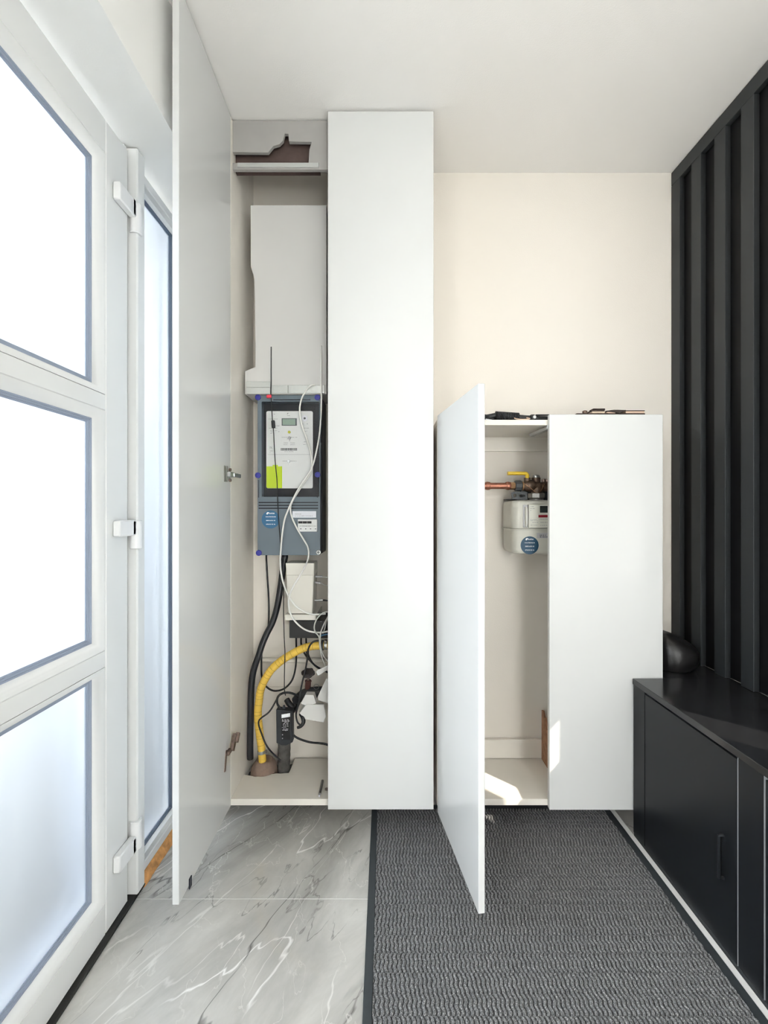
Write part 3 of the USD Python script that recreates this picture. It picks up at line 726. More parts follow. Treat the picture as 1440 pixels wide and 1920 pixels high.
cable('black_cable', [(968, 1310, 1.645), (955, 1420, 1.645), (930, 1560, 1.645), (900, 1680, 1.645), (875, 1800, 1.65), (850, 1960, 1.655), (820, 2080, 1.66), (830, 2170, 1.66), (862, 2215, 1.655), (905, 2230, 1.65)], .0032, 'black_rubber', 'black cable crossing in front of the valve wheel to the plug')
cable('black_cable', [(850, 905, 1.69), (900, 940, 1.69), (980, 972, 1.68), (1070, 995, 1.67), (1180, 1005, 1.66), (1260, 1020, 1.65), (1330, 1060, 1.65)], .0040, 'black_rubber', 'thick black cable running right from the power adapter to the door', crop=c3)
cable('black_cable', [(700, 585, 1.70), (655, 520, 1.70), (660, 440, 1.69), (720, 392, 1.68), (800, 385, 1.68), (880, 412, 1.69), (930, 470, 1.70), (900, 560, 1.71), (840, 640, 1.72)], .0042, 'black_rubber', 'coil of black cable looped above the power adapter', crop=c3)
cable('black_cable', [(690, 400, 1.675), (640, 480, 1.67), (590, 570, 1.665), (540, 635, 1.66), (470, 685, 1.655), (428, 730, 1.655), (428, 790, 1.655), (462, 890, 1.655), (505, 1000, 1.655), (555, 1080, 1.66), (620, 1150, 1.67), (690, 1215, 1.68)], .0030, 'black_rubber', 'thin black cable passing in front of the yellow hose', crop=c3)

# ------------------------------------------------------------------ modem on its bracket, black box under it
ro = thing('modem', 'white upright modem on a small white bracket, below the meter enclosure', 'modem')
RD = 1.690
A = [at(*c2(x, y), RD) for x, y in ((688, 236), (1043, 236), (1020, 852), (720, 852))]
for nm, ta, tb in (('housing', .238, 1.0), ('cap', 0.0, .232)):
    P = []
    for t in (ta, tb):
        l_, r__ = A[0] + (A[3] - A[0]) * t, A[1] + (A[2] - A[1]) * t
        ins = .004
        for x in (l_, r__):
            sg = 1 if x is l_ else -1
            P += [x + [sg * ins, 0, 0], x + [0, ins, 0], x + [sg * .0015, .0012, 0], x + [0, .085, 0], x + [sg * ins, .090, 0]]
    obj(nm, hull(P), 'router_white', ro, smooth=25)
for (x0, y0), (x1, y1), r, mm in (((1052, 400), (1145, 400), .0045, 'label_grey'), ((1050, 690), (1150, 690), .0040, 'steel'), ((1050, 470), (1120, 480), .0045, 'label_grey')):
    obj('socket_plug', cyl(at(*c2(x0, y0), 1.735), at(*c2(x1, y1), 1.735), r, 14, b=.001), mm, ro, smooth=30)
cable('black_cable', [(1148, 690, 1.735), (1190, 692, 1.735), (1260, 700, 1.735)], .0032, 'black_rubber', 'short black aerial cable plugged into the modem side')
cable('grey_cable', [(1140, 402, 1.735), (1190, 408, 1.735), (1250, 420, 1.735)], .0022, 'grey_cable', 'thin grey cable leaving the modem, uppermost of the pair')
cable('grey_cable', [(1118, 480, 1.735), (1180, 505, 1.735), (1250, 530, 1.735)], .0022, 'grey_cable', 'thin grey cable leaving the modem, lower of the pair')
obj('bracket', box(xat(c2(682, 0)[0], 1.68), xat(c2(1062, 0)[0], 1.68), 1.680, D - .001, zat(c2(0, 936)[1], 1.68), zat(c2(0, 868)[1], 1.68), .001), 'router_white', label='small white shelf bracket carrying the modem', category='shelf bracket')
bx = thing('junction_box', 'black junction box under the modem bracket with cables below', 'junction box')
bz0, bz1 = zat(c2(0, 1156)[1], 1.70), zat(c2(0, 938)[1], 1.70)
obj('body', box(xat(c2(735, 0)[0], 1.70), xat(c2(1270, 0)[0], 1.70), 1.70, D - .001, bz0, bz1, .002), 'black_plastic', bx)
for x in (820, 880, 942):
    pt = at(*c2(x, 1156), 1.755)
    obj('cable_gland', cyl((pt[0], 1.752, bz0 + .001), (pt[0], 1.752, bz0 - .012), .0055, 14, b=.001), 'black_plastic', bx, smooth=30)
obj('lamp', cyl(at(*c2(1125, 953), 1.7005), at(*c2(1125, 953), 1.698), .0012, 10), 'print_white', bx, label='tiny white indicator light')
cable('black_cable', [(942, 1160, 1.752), (944, 1230, 1.76), (948, 1330, 1.78), (956, 1420, 1.80)], .0034, 'black_rubber', 'short black cable behind the yellow hose from third gland')

# painted pipes along the back wall
obj('wall_pipe', tube([(-.5525, D - .011, zat(1238, 1.83)), (.153, D - .011, zat(1238, 1.83))], .0105, 16, smooth=False), 'wall_paint', smooth=50, label='painted pipe running level along the back wall behind the yellow hose', category='pipe')
obj('wall_ledge', box(-.5525, .153, D - .006, D - .0005, zat(1300, 1.83), zat(1289, 1.83), .001), 'wall_paint', label='thin painted ledge on the back wall behind the valve', category='ledge')

# ------------------------------------------------------------------ yellow hose
hose = thing('gas_hose', 'yellow ribbed flexible hose curving from tall door down to the clay pipe', 'hose')
hp = [at(*c2(x, y), d) for x, y, d in [(1240, 1240, 1.69), (1130, 1245, 1.695), (1020, 1252, 1.70), (930, 1272, 1.705), (840, 1310, 1.71), (760, 1355, 1.71), (670, 1410, 1.71), (580, 1480, 1.71), (510, 1550, 1.71), (450, 1640, 1.712), (405, 1730, 1.715), (375, 1830, 1.72)]] + [at(*c3(x, y), d) for x, y, d in [(432, 470, 1.725), (418, 580, 1.725), (417, 690, 1.725), (428, 800, 1.725), (442, 920, 1.728), (458, 1040, 1.73), (468, 1140, 1.732), (472, 1220, 1.735)]]
hs = spline(hp, .0016)
L = .0016 * len(hs)
prof = lambda t: 1.0 - .045 * max(0.0, math.cos(2 * math.pi * t * L / .0135)) ** 24
obj('hose_body', tube(hs, .0150, 22, rad=prof, smooth=False), 'hose_yellow', hose, smooth=60)
seams = []
nseam = int(L / .0135)
for k in range(1, nseam):
    i0 = int(k * .0135 / .0016)
    if i0 + 1 < len(hs):
        t_ = hs[i0 + 1] - hs[i0 - 1]; t_ /= np.linalg.norm(t_)
        seams.append(cyl(hs[i0] - t_ * .0005, hs[i0] + t_ * .0005, .01478, 22))
obj('seam', cat(seams), 'hose_seam', hose)


def clamp(name, c_, axis, r, w, parent, ms=('steel', 'steel_dull')):
    axis = np.array(axis, float) / np.linalg.norm(axis); c_ = np.array(c_)
    cl = obj(name, lathe([(r - .001, -w / 2), (r, -w / 2), (r + .0006, -w / 2 + .001), (r + .0006, w / 2 - .001), (r, w / 2), (r - .001, w / 2), (r - .001, -w / 2)], c_, axis, 30), ms[0], parent, smooth=35)
    side = np.cross(axis, [0, 1, 0]); side /= np.linalg.norm(side)
    obj('clamp_screw', cat([obox(c_ + side * (r + .003) + [0, -.006, 0], axis, (0, 1, 0), (w * .45, .007, .004), .001), cyl(c_ + side * (r + .003) + [0, -.013, 0], c_ + side * (r + .003) + [0, -.017, 0], .004, 12)]), ms[1], cl, smooth=30)


clamp('hose_clamp', at(*c3(463, 1105), 1.731), np.array(hp[-2]) - np.array(hp[-3]), .0156, .0125, hose)
ca = at(*c2(1185, 1242), 1.6925)
clamp('hose_clamp', ca, (1, 0, 0), .0158, .0125, hose)
obj('hose_collar', cat([lathe([(.0150, -.004), (.0195, -.004), (.0195, .004), (.0150, .004), (.0150, -.004)], ca + [-.013, 0, 0], (1, 0, 0)), lathe([(.0150, -.004), (.0195, -.004), (.0195, .010), (.0150, .010), (.0150, -.004)], ca + [.013, 0, 0], (1, 0, 0))]), 'bracket_grey', hose, smooth=35)
# clay stub the hose goes into, grey sleeve pipe beside it
st_c = on_z(*c3(475, 1395), ZB1)
cb = at(*c3(472, 1225), 1.735)
v = trimesh.creation.icosphere(4); w = v.vertices.copy()
w = w * [.052, .050, .062]; w[:, 2] = np.clip(w[:, 2], -.06, .050)
w += (.010 * (meshkit.fbm(w * 22 + 5, 4) - .5))[:, None] * v.vertices
obj('clay_pipe', trimesh.Trimesh(w + [cb[0] + .004, 1.750, cb[2] - .050], v.faces), 'clay', smooth=True, label='rough brown clay stub at the foot of the yellow hose', category='pipe')
gx_, gy_ = np.meshgrid(np.linspace(-.553, -.255, 60), np.linspace(1.705, D - .002, 40), indexing='ij')
hz_m = ZB0 - .028 + .028 * meshkit.fbm(np.stack([gx_ * 30, gy_ * 30, gx_ * 0], -1), 4)
top = np.stack([gx_, gy_, hz_m], -1).reshape(-1, 3); bot = top.copy(); bot[:, 2] = .0005
ii, jj = np.meshgrid(np.arange(59), np.arange(39), indexing='ij'); qq = np.stack([ii * 40 + jj, (ii + 1) * 40 + jj, (ii + 1) * 40 + jj + 1, ii * 40 + jj + 1], -1).reshape(-1, 4)
edge = [(a_ * 40, (a_ + 1) * 40) for a_ in range(59)][::-1]
loop = [a_ * 40 for a_ in range(60)] + [59 * 40 + b_ for b_ in range(1, 40)] + [a_ * 40 + 39 for a_ in range(58, -1, -1)] + [b_ for b_ in range(38, 0, -1)]
N_ = len(top); ff = [qq[:, [0, 1, 2]], qq[:, [0, 2, 3]], qq[:, [0, 2, 1]] + N_, qq[:, [0, 3, 2]] + N_]
sd = []
for a_, b_ in zip(loop, loop[1:] + loop[:1]):
    sd += [(a_, a_ + N_, b_ + N_), (a_, b_ + N_, b_)]
obj('mortar_patch', trimesh.Trimesh(np.vstack([top, bot]), np.vstack(ff + [np.array(sd)]), process=False), 'pipe_grey', smooth=40, label='dark rubble and mortar under the ragged cut-out in the cabinet floor', category='mortar')
obj('sleeve_pipe', tube([at(*c3(742, 980), 1.758), at(*c3(738, 1120), 1.758), at(*c3(734, 1280), 1.758), at(*c3(732, 1440), 1.758)], .0245, 24, .004, rad=lambda t: 1 + .02 * math.sin(t * 37)), 'pipe_grey', smooth=60, label='dusty grey sleeve pipe standing under the power adapter', category='pipe')

# ------------------------------------------------------------------ power adapter
ad = thing('power_adapter', 'black power adapter with white printed label, hung above the grey sleeve pipe', 'power adapter')
a0 = [at(*c3(x, y), 1.685) for x, y in ((640, 596), (838, 610), (842, 992), (700, 1028), (645, 1000))]
obj('housing', hull([p_ + [dx, dy, 0] for p_ in a0 for dx, dy in ((0, .004), (0, .030), (.0, .0))] + [p_ + [(.02 if p_[0] < a0[1][0] - .02 else -.004), -.003, 0] for p_ in a0]), 'adapter_black', ad, smooth=20)
l0 = 1.6805
lab = obj('label', facing(px_poly([c3(700, 625), c3(815, 632), c3(812, 965), c3(705, 965)], l0), l0, .0005), 'black_plastic', ad)
obj('label_patch', facing(px_poly([c3(706, 652), c3(812, 634), c3(812, 680), c3(706, 697)], l0), l0 - .0004, .0004), 'print_white', lab, label='blank white patch')
tx = []
r_ = np.random.default_rng(5)
for k in range(9):
    yy = 712 + k * 16
    for _ in range(4):
        xx = r_.uniform(708, 790); ww = r_.uniform(8, 24)
        tx.append(facing(px_poly([c3(xx, yy), c3(min(xx + ww, 812), yy), c3(min(xx + ww, 812), yy + 9), c3(xx, yy + 9)], l0), l0 - .0004, .0004))
for k, yy in enumerate((845, 900, 945)):
    tx.append(facing(px_poly([c3(712 + 40 * (k == 0), yy - 6), c3(724 + 40 * (k == 0), yy - 6), c3(724 + 40 * (k == 0), yy + 8), c3(712 + 40 * (k == 0), yy + 8)], l0), l0 - .0004, .0004))
obj('lettering', cat(tx), 'label_grey', lab, kind='stuff')
obj('strain_relief', cyl(at(*c3(742, 600), 1.700), at(*c3(735, 540), 1.700), .006, 14, r2=.004), 'adapter_black', ad, smooth=30)

# ------------------------------------------------------------------ white plugs
def plug(name, label, front, d, depth, extra=None, category='plug', back=None):
    """front: outline in crop 6 of the face towards the viewer; back: the outline it tapers to behind."""
    t = thing(name, label, category)
    F = [at(*c6(x, y), d) for x, y in front]
    Bk = [at(*c6(x, y), d + depth) for x, y in (back or front)]
    F2 = [p_ + [0, .0015, 0] for p_ in F]; mid = np.mean(F, 0)
    F1 = [p_ + (mid - p_) * .05 for p_ in F]
    obj('housing', hull(F1 + F2 + Bk), 'plug_white', t, smooth=12)
    if extra:
        extra(t, d)
    return t


def small_block(t, d):
    F = [at(*c6(x, y), d + .004) for x, y in ((95, 1350), (205, 1352), (240, 1470), (100, 1500), (30, 1470))]
    obj('socket_block', hull(F + [p_ + [0, .03, 0] for p_ in F]), 'plug_white', t, smooth=12)


plug('plug', 'white plug adapter with two stepped blocks, right of the power adapter', [(105, 1480), (350, 1490), (385, 1655), (345, 1735), (85, 1690), (10, 1605)], 1.655, .045, small_block, back=[(90, 1440), (345, 1470), (372, 1620), (330, 1700), (70, 1650), (5, 1580)])
plug('plug', 'large white tapered plug half hidden behind the tall closed door', [(380, 1120), (480, 1135), (480, 1490), (272, 1430), (262, 1380)], 1.668, .045)
plug('plug', 'slim white plug tilted above the large plug, near the valve wheel', [(240, 1035), (258, 1008), (440, 925), (470, 960), (300, 1070), (262, 1085)], 1.650, .022)
obj('plug', tube([at(*c3(x, y), d) for x, y, d in [(900, 815, 1.655), (945, 795, 1.655), (975, 745, 1.655), (965, 680, 1.66), (945, 645, 1.67)]], .0075, 14, rad=lambda t: .55 + .6 * math.sin(min(t * 1.2 + .2, 1.57))), 'black_plastic', smooth=50, label='black moulded plug curling under the stepped white plug', category='plug')

# ------------------------------------------------------------------ stop valve with hand wheel
va = thing('stop_valve', 'dark iron stop valve with lobed hand wheel at the back of tall cabinet', 'valve')
wc = at(*c6(132, 1047), 1.735)
g = np.arange(96) * 2 * np.pi / 96
rr = .0245 * (1 + .09 * np.cos(6 * g))
wp = Polygon(np.stack([rr * np.cos(g), rr * np.sin(g)], 1))
wm = cat([flat_up(wp.buffer(-.002), -.0075, .0075), flat_up(wp, -.005, .005)])
wm.apply_transform(trimesh.transformations.rotation_matrix(math.radians(14), [1, 0, 0])); wm.apply_translation(wc)
obj('hand_wheel', wm, 'cast_dark', va, smooth=25)
obj('stem', cyl(wc + [0, 0, -.004], wc + [0, 0, -.034], .0055, 16), 'rust_steel', va, smooth=30)
obj('bonnet', cat([cyl(wc + [0, 0, -.030], wc + [-.002, 0, -.070], .0115, 8, b=.0015), cyl(wc + [0, 0, -.028], wc + [0, 0, -.036], .013, 6, b=.001)]), 'pipe_red', va)
obj('body', tube([wc + [-.055, .01, -.115], wc + [-.02, 0, -.088], wc + [.02, 0, -.078], wc + [.075, 0, -.070]], .0185, 18, rad=lambda t: .85 + .35 * math.sin(t * math.pi)), 'adapter_black', va, smooth=50)
obj('ring_tag', tube([wc + [.034 + .010 * math.cos(t), -.012, -.050 + .010 * math.sin(t)] for t in np.linspace(0, 2 * math.pi, 20)], .0012, 8, .002), 'steel_dull', va, smooth=50)
obj('cable_bundle', tube([at(*c3(x, y), d) for x, y, d in [(770, 470, 1.74), (800, 520, 1.73), (850, 560, 1.73), (880, 520, 1.74), (920, 450, 1.75), (980, 400, 1.77)]], .0115, 16), 'black_plastic', smooth=50, label='bunched thick black cable between the adapter coil and stop valve', category='cable')

# ------------------------------------------------------------------ loose bits on the cabinet floor
a, b = on_z(*c3(1170, 1672), ZB1), on_z(*c3(1208, 1480), ZB1)
pen = thing('pencil_tool', 'grey pencil-like tool lying on the tall cabinet floor', 'tool')
dv = (b - a); up_ = np.array([0, 0, .0052])
obj('shaft', cyl(a + dv * .12 + up_, b + up_, .0048, 14, b=.001), 'steel_dull', pen, smooth=30)
obj('tip', cyl(a + up_, a + dv * .12 + up_, .0034, 14, r2=.0046), 'label_grey', pen, smooth=30)
nc = on_z(*c3(1262, 1600), ZB1)
nm_ = facing(Point(0, 0).buffer(.0075, quad_segs=2).difference(Point(0, 0).buffer(.0035)), 0, .006)
nm_.apply_transform(trimesh.transformations.rotation_matrix(math.radians(70), [1, 0, 0])); nm_.apply_translation(nc + [0, 0, .006])
obj('nut', nm_, 'rust_steel', label='small rusty nut lying beside the pencil-like tool', category='nut')

# ------------------------------------------------------------------ gas meter
GD = 1.680
gm = thing('gas_meter', 'pale grey gas meter with dark display and round blue sticker, in low cabinet', 'gas meter')
gx0, gx1 = xat(957.5, GD + .03), xat(1108, GD + .03)
X4 = lambda x, d=GD: xat(c4(x, 0)[0], d)
Z4 = lambda y, d=GD: zat(c4(0, y)[1], d)


def shell(x0, x1, z0, z1, rt, rb, y0, y1, rs=.028):
    """A pressed case: plan with rounded front corners, rounded top and bottom."""
    pts = []
    for z, ins in ((z0, rb), (z0 + rb * .3, rb * .29), (z0 + rb, 0), (z1 - rt, 0), (z1 - rt * .3, rt * .29), (z1, rt)):
        for t in np.linspace(0, np.pi / 2, 8):
            for sx in (0, 1):
                xx = (x0 + rs - rs * math.cos(t) + ins) if sx == 0 else (x1 - rs + rs * math.cos(t) - ins)
                pts.append((xx, y0 + rs - rs * math.sin(t) + ins, z))
        pts += [(x0 + ins, y1, z), (x1 - ins, y1, z)]
    return hull(pts)


zs = Z4(1516)
obj('upper_case', shell(gx0, gx1, zs + .002, Z4(1185), .016, .002, GD + .006, D - .02), 'gas_grey', gm, smooth=35)
obj('lower_case', shell(gx0 + .002, gx1 - .002, Z4(1805), zs - .002, .002, .020, GD + .006, D - .02), 'gas_grey', gm, smooth=35)
obj('flange', shell(gx0 - .004, gx1 + .004, zs - .0018, zs + .0018, .0006, .0006, GD + .001, D - .018, .03), 'gas_grey', gm, smooth=35)
fx0 = X4(553, GD - .008)
fp = obj('face_plate', box(X4(600), X4(1010), GD - .008, GD + .01, Z4(1498), Z4(1236), .002), 'gas_face', gm)
obj('display', box(X4(725), X4(905), GD - .0092, GD - .0079, Z4(1326), Z4(1253), .0003), 'display_dark', fp)
obj('red_stripe', box(X4(709), X4(905), GD - .0090, GD - .0079, Z4(1381), Z4(1352), .0003), 'red_stripe', fp)
pr = []
for k, (xa, xb, y) in enumerate(((615, 665, 1262), (615, 668, 1285), (618, 632, 1305), (620, 690, 1408), (620, 700, 1420), (720, 830, 1402), (640, 705, 1440), (730, 820, 1440), (620, 700, 1470), (730, 830, 1472))):
    pr.append(microprint(X4(xa), X4(xb), Z4(y), GD - .0080, .0022, 60 + k))
obj('lettering', cat(pr), 'ink_light', fp, kind='stuff')
obj('side_grip', hull([(X4(562) + dx, GD - .004 + dy, z) for z, s_ in ((Z4(1482), .5), (Z4(1450), 1), (Z4(1290), 1), (Z4(1262), .5)) for dx, dy in ((0, .012), (.002 * s_, -.006 * s_), (.009 * s_, -.006 * s_), (.011, .012))]), 'gas_face', gm, smooth=30)
obj('grip_recess', box(X4(548), X4(600), GD + .002, GD + .012, Z4(1496), Z4(1240), .002), 'label_grey', gm)
p = (xat(993.3, GD + .004), zat(1022.5, GD + .004))
stk = obj('sticker', facing(Point(*p).buffer(.0345, quad_segs=16), GD + .0048, .0010), 'sticker_teal', gm, label='round dark blue sticker with white lettering')
sticker_text(p[0], p[1], .0345, GD + .0048, stk)
lb = obj('label', facing(sbox(X4(705), Z4(1616), X4(960), Z4(1556)), GD + .0048, .0010), 'label_grey', gm, label='pale paper label')
obj('lettering', cat([microprint(X4(737), X4(810), Z4(1585), GD + .0048, .0028, 81), microprint(X4(737), X4(950), Z4(1604), GD + .0048, .0028, 82)]), 'ink', lb, kind='stuff')
# inlet neck and union nut
PY = 1.735
nx = X4(694, PY)
zn0, zn1 = Z4(1168, PY), Z4(1106, PY)
obj('neck', lathe([(0, 0), (.028, 0), (.026, .010), (.022, .014), (.022, .03), (0, .03)], (nx, PY, Z4(1196, PY)), (0, 0, 1)), 'steel_dull', gm, smooth=35)
hexr = .0335
obj('union_nut', cat([cyl((nx, PY, zn0), (nx, PY, zn1), hexr, 8, b=.003)]), 'steel_dull', gm)

# pipework of the gas inlet
pw = thing('gas_pipe', 'copper gas pipe with bronze ball valve and yellow lever above gas meter', 'pipe')
pz = Z4(1026, PY)
xl = lambda x: X4(x, PY)
obj('copper_tube', tube([(LX0 + .0190, PY, pz), (xl(395), PY, pz)], .0125, 22, smooth=False), 'copper', pw, smooth=50)
for x in (146, 376):
    obj('pipe_collar', lathe([(.0124, -.009), (.0150, -.009), (.0162, -.004), (.0168, 0), (.0162, .004), (.0150, .009), (.0124, .009), (.0124, -.009)], (xl(x), PY, pz), (1, 0, 0)), 'copper', pw, smooth=40)
obj('press_nut', cyl((xl(390), PY, pz), (xl(452), PY, pz), .0150, 8, b=.0015), 'brass', pw)
obj('coupling', lathe([(0, 0), (.0185, 0), (.0215, .002), (.0215, xl(528) - xl(450) - .003), (.0185, xl(528) - xl(450)), (0, xl(528) - xl(450))], (xl(450), PY, pz), (1, 0, 0), 10), 'bracket_grey', pw)
obj('valve_ring', cyl((xl(526), PY, pz), (xl(546), PY, pz), .0180, 24, b=.001), 'brass', pw, smooth=30)
vb = cat([lathe([(0, 0), (.015, 0), (.019, .006), (.0235, .018), (.0245, .026), (.0235, .036), (.019, .048), (.016, .054), (0, .054)], (xl(544), PY, pz), (1, 0, 0), 20), lathe([(0, 0), (.013, 0), (.013, .018), (0, .018)], (xl(590), PY, pz + .014), (0, 0, 1), 16)])
obj('ball_valve', vb, 'bronze', pw, smooth=35)
lv = [(xl(583), PY - .006, pz + .030), (xl(586), PY - .006, Z4(912, PY)), (xl(575), PY - .006, Z4(893, PY)), (xl(545), PY - .006, Z4(887, PY)), (xl(365), PY - .006, Z4(887, PY))]
lm = tube(lv, .0072, 14, .003)
lm.vertices[:, 1] = PY - .006 + (lm.vertices[:, 1] - PY + .006) * 1.35
obj('lever', lm, 'valve_yellow', pw, smooth=50, label='yellow plastic lever')
obj('elbow', cat([tube([(xl(660), PY, pz), (xl(700), PY, pz), (xl(700), PY, pz - .012), (xl(698), PY, zn1 - .002)], .0215, 20, .003), lathe([(0, 0), (.017, 0), (.017, .02), (0, .02)], (xl(690), PY, pz + .012), (0, 0, 1), 16)]), 'bronze', pw, smooth=45)
obj('test_cap', lathe([(0, 0), (.0135, 0), (.0145, .003), (.0145, .009), (.011, .013), (0, .014)], (xl(690), PY, pz + .030), (0, 0, 1), 20), 'steel', pw, smooth=30)
obj('branch_tube', cat([tube([(xl(705), PY, pz - .002), (xl(1010), PY, pz - .002)], .0165, 18, smooth=False), lathe([(.016, -.012), (.0205, -.010), (.0205, .010), (.016, .012), (.016, -.012)], (xl(795), PY, pz - .002), (1, 0, 0), 12)]), 'bronze', pw, smooth=35)
obj('branch_plug', cat([cyl((xl(775), PY, pz + .012), (xl(775), PY, pz + .027), .0075, 8, b=.001), cyl((xl(815), PY, pz + .012), (xl(815), PY, pz + .025), .009, 8, b=.001)]), 'rust_steel', pw)
obj('seal_wire', tube([(xl(535), PY - .026, pz + .008), (xl(600), PY - .030, pz - .010), (xl(662), PY - .034, Z4(1102, PY)), (xl(710), PY - .034, Z4(1085, PY)), (xl(760), PY - .024, Z4(1010, PY))], .0008, 6, .003), 'brass', pw, smooth=50)
bkp = px_poly([c4(412, 1104), c4(440, 1092), c4(590, 1094), c4(592, 1180), c4(560, 1192), c4(425, 1172)], 1.720)
for cxy, wdt, hgt in (((533, 1138), .012, .0052), ((452, 1135), .006, .0075)):
    e = at(*c4(*cxy), 1.720)
    bkp = bkp.difference(Polygon([(e[0] + wdt * math.cos(t), e[2] + hgt * math.sin(t)) for t in np.linspace(0, 2 * math.pi, 24)[:-1]]))
obj('meter_bracket', cat([facing(bkp, 1.720, .004), box(X4(560, 1.72), X4(1000, 1.72), 1.774, 1.778, Z4(1185, 1.76), Z4(1080, 1.76)), box(X4(415, 1.72), X4(604, 1.72), 1.7241, D - .001, Z4(1192, 1.72) + .0045, Z4(1192, 1.72) + .0075)]), 'bracket_grey', label='dark slotted steel wall bracket behind the gas meter neck', category='bracket')

# torn board standing in the low cabinet
bo = [(1.700, ZB1 + .001), (1.822, ZB1 + .001), (1.822, .318), (1.805, .322), (1.79, .300), (1.778, .306), (1.765, .262), (1.75, .270), (1.735, .215), (1.715, .190), (1.702, .150)]
m = trimesh.creation.extrude_polygon(Polygon(bo), .006, engine='earcut')
m.apply_transform(np.array([[0, 0, 1, 0], [1, 0, 0, 0], [0, 1, 0, 0], [0, 0, 0, 1.]])); m.apply_translation([.652, 0, 0])
obj('cardboard', m, 'cardboard', label='torn brown board standing on edge on the low cabinet floor', category='board')

# ------------------------------------------------------------------ things lying on the low cabinet
TZ = ZT1
TD = 1.615
pu = thing('hand_pump', 'black tool with ribbed grip lying on the low cabinet above the open side', 'hand pump')
X7 = lambda x, d=TD: xat(890 + x / 4.0, d)
gz = TZ + .022
n_r = 22
grip = [(X7(160) + (X7(335) - X7(160)) * t, TD + .010, gz + .004 - .004 * t) for t in np.linspace(0, 1, 90)]
obj('grip', tube(grip, .0165, 20, rad=lambda t: (1 - .10 * t) * (1 + .05 * math.sin(t * n_r * 2 * math.pi)), smooth=False), 'black_rubber', pu, smooth=60)
obj('shaft', tube([(X7(60), TD + .012, gz - .004), (X7(165), TD + .010, gz + .006)], .0095, 16, smooth=False), 'black_plastic', pu, smooth=50)
obj('tube_body', tube([(X7(330), TD + .010, gz - .002), (X7(430), TD + .010, gz - .006), (X7(560), TD + .010, gz - .008)], .0105, 18), 'black_plastic', pu, smooth=50)
obj('collar', cat([lathe([(0, -.007), (.014, -.007), (.015, -.004), (.015, .004), (.014, .007), (0, .007)], (X7(440), TD + .010, gz - .006), (1, 0, 0), 18)]), 'black_plastic', pu, smooth=35)
obj('stud', cyl((X7(445), TD - .004, gz - .004), (X7(445), TD - .008, gz - .004), .0065, 14, b=.001), 'steel', pu, smooth=30)
obj('clip_bar', cat([box(X7(455), X7(566), TD - .006, TD + .004, gz + .002, gz + .006, .001), box(X7(475), X7(510), TD - .0035, TD - .001, gz - .010, gz - .007, .0005), box(X7(518), X7(542), TD - .0035, TD - .001, gz - .010, gz - .007, .0005)]), 'black_plastic', pu)
s = trimesh.creation.icosphere(3); w = s.vertices * [.05, .03, .019]; w += (.008 * (meshkit.fbm(w * 60, 3) - .5))[:, None] * s.vertices; w[:, 2] = np.maximum(w[:, 2], -.015)
obj('strap_bundle', trimesh.Trimesh(w + [X7(85), TD + .030, TZ + .0155], s.faces), 'black_fabric', smooth=True, label='bundle of black fabric straps beside the ribbed grip', category='strap')
_t = math.radians(20)
obj('ring', tube([(X7(347) + .0265 * math.cos(g_), TD - .014 + .0265 * math.sin(g_) * math.cos(_t), TZ + .0112 + .0265 * math.sin(g_) * math.sin(_t)) for g_ in np.linspace(0, 2 * math.pi, 48)], .0022, 10, .002), 'peach', smooth=50, label='pale thin ring leaning in front of the ribbed grip', category='ring')
obj('pouch', hull([(X7(x), TD - .012 + y, TZ + z) for x in (78, 138) for y in (0, .03) for z in (.0005, .011 if x == 78 else .006)]), 'label_grey', label='small crinkled silver packet at the left end of the tool', category='packet')
X8 = lambda x, d=TD: xat(1070 + x / 7.58, d)
zb_ = TZ + .0003
lift = zat(776.5, TD) - TZ      # what shows over the door's upper edge starts here
sl = obj('board', box(X8(90), X8(1070), TD + .004, TD + .07, zb_, TZ + lift + .004, .001), 'wood_dark', label='thin dark board lying along the right top of low cabinet', category='board')
z0 = TZ + lift + .0045
obj('knob', lathe([(0, 0), (.0075, 0), (.009, .004), (.0085, .009), (.005, .0115), (0, .012)], (X8(222), TD + .012, z0), (0, 0, 1), 18), 'bronze', smooth=40, label='small round dark knob on the thin board', category='knob')
fb = thing('flat_box', 'flat pale box with dark lid next to the knob on the thin board', 'box')
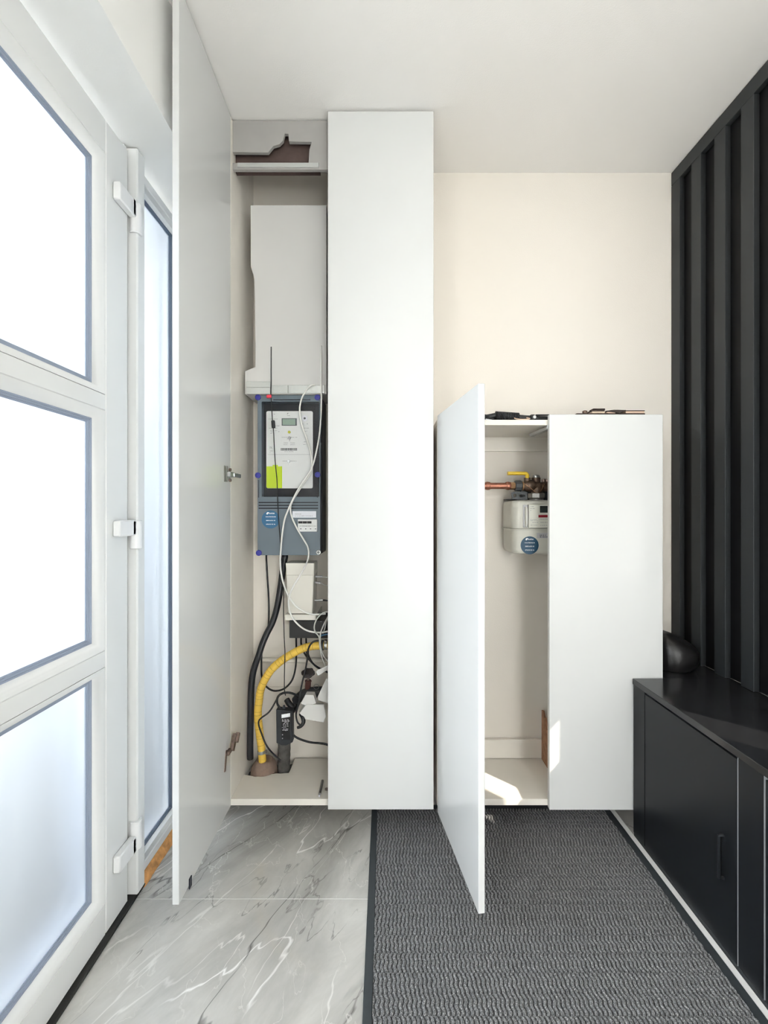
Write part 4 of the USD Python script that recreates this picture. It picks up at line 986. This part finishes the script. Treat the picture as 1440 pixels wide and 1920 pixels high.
obj('tray', box(X8(315), X8(500), TD + .006, TD + .05, z0, z0 + .0075, .001), 'beige', fb)
obj('lid', hull([(X8(x), TD + y, z0 + z) for x, zl, zh in ((300, .0078, .0105), (385, .0078, .0125), (490, .0078, .0105)) for y in (.004, .052) for z in (zl, zh)]), 'wood_dark', fb)
obj('folded_strip', hull([(X8(x), TD + y, z0 + z) for x, zl, zh in ((345, .0182, .019), (500, .0150, .0190), (512, .0128, .0195)) for y in (.012, .045) for z in (zl, zh)]), 'wood_dark', label='dark strip resting raised on the flat box lid', category='strip')
fb = thing('flat_box', 'flat pale box with black lid lying between the other flat boxes', 'box')
obj('tray', box(X8(530), X8(650), TD + .006, TD + .05, z0, z0 + .006, .001), 'peach', fb)
obj('lid', hull([(X8(x), TD + y, z0 + z) for x, zl, zh in ((525, .0062, .0095), (620, .0062, .0125), (690, .0010, .0125), (795, .0098, .0115)) for y in (.004, .052) for z in (zl, zh)]), 'wood_dark', fb)
fb = thing('flat_box', 'longest flat pale box with thin dark top, at the far right end', 'box')
obj('tray', box(X8(795), X8(1066), TD + .006, TD + .05, z0, z0 + .0085, .001), 'peach', fb)
obj('lid', box(X8(800), X8(1066), TD + .004, TD + .052, z0 + .0088, z0 + .0108, .0006), 'wood_dark', fb)

# ------------------------------------------------------------------ ceiling downlight (above and behind the frame)
LP = (.985, 1.06, H)
dl = thing('ceiling_light', 'small recessed ceiling spotlight over the bench', 'ceiling light')
obj('trim_ring', lathe([(.030, -.004), (.042, -.004), (.045, -.001), (.045, .0), (.030, 0), (.030, -.004)], LP, (0, 0, 1), 36), 'steel', dl, smooth=30)
M['lamp_glow'] = usdkit.material(stage, '/World/Looks/lamp_glow', {'e': ('emission', {'color': (1.0, .92, .8), 'strength': 6.0})}, [], surface='e.emission')
obj('lens', cyl((LP[0], LP[1], H - .0018), (LP[0], LP[1], H - .0004), .0295, 32), 'lamp_glow', dl)
lamp_disk('ceiling_light_glow', (LP[0], LP[1], H - .006), .028, 250.0, (1.0, .90, .78))
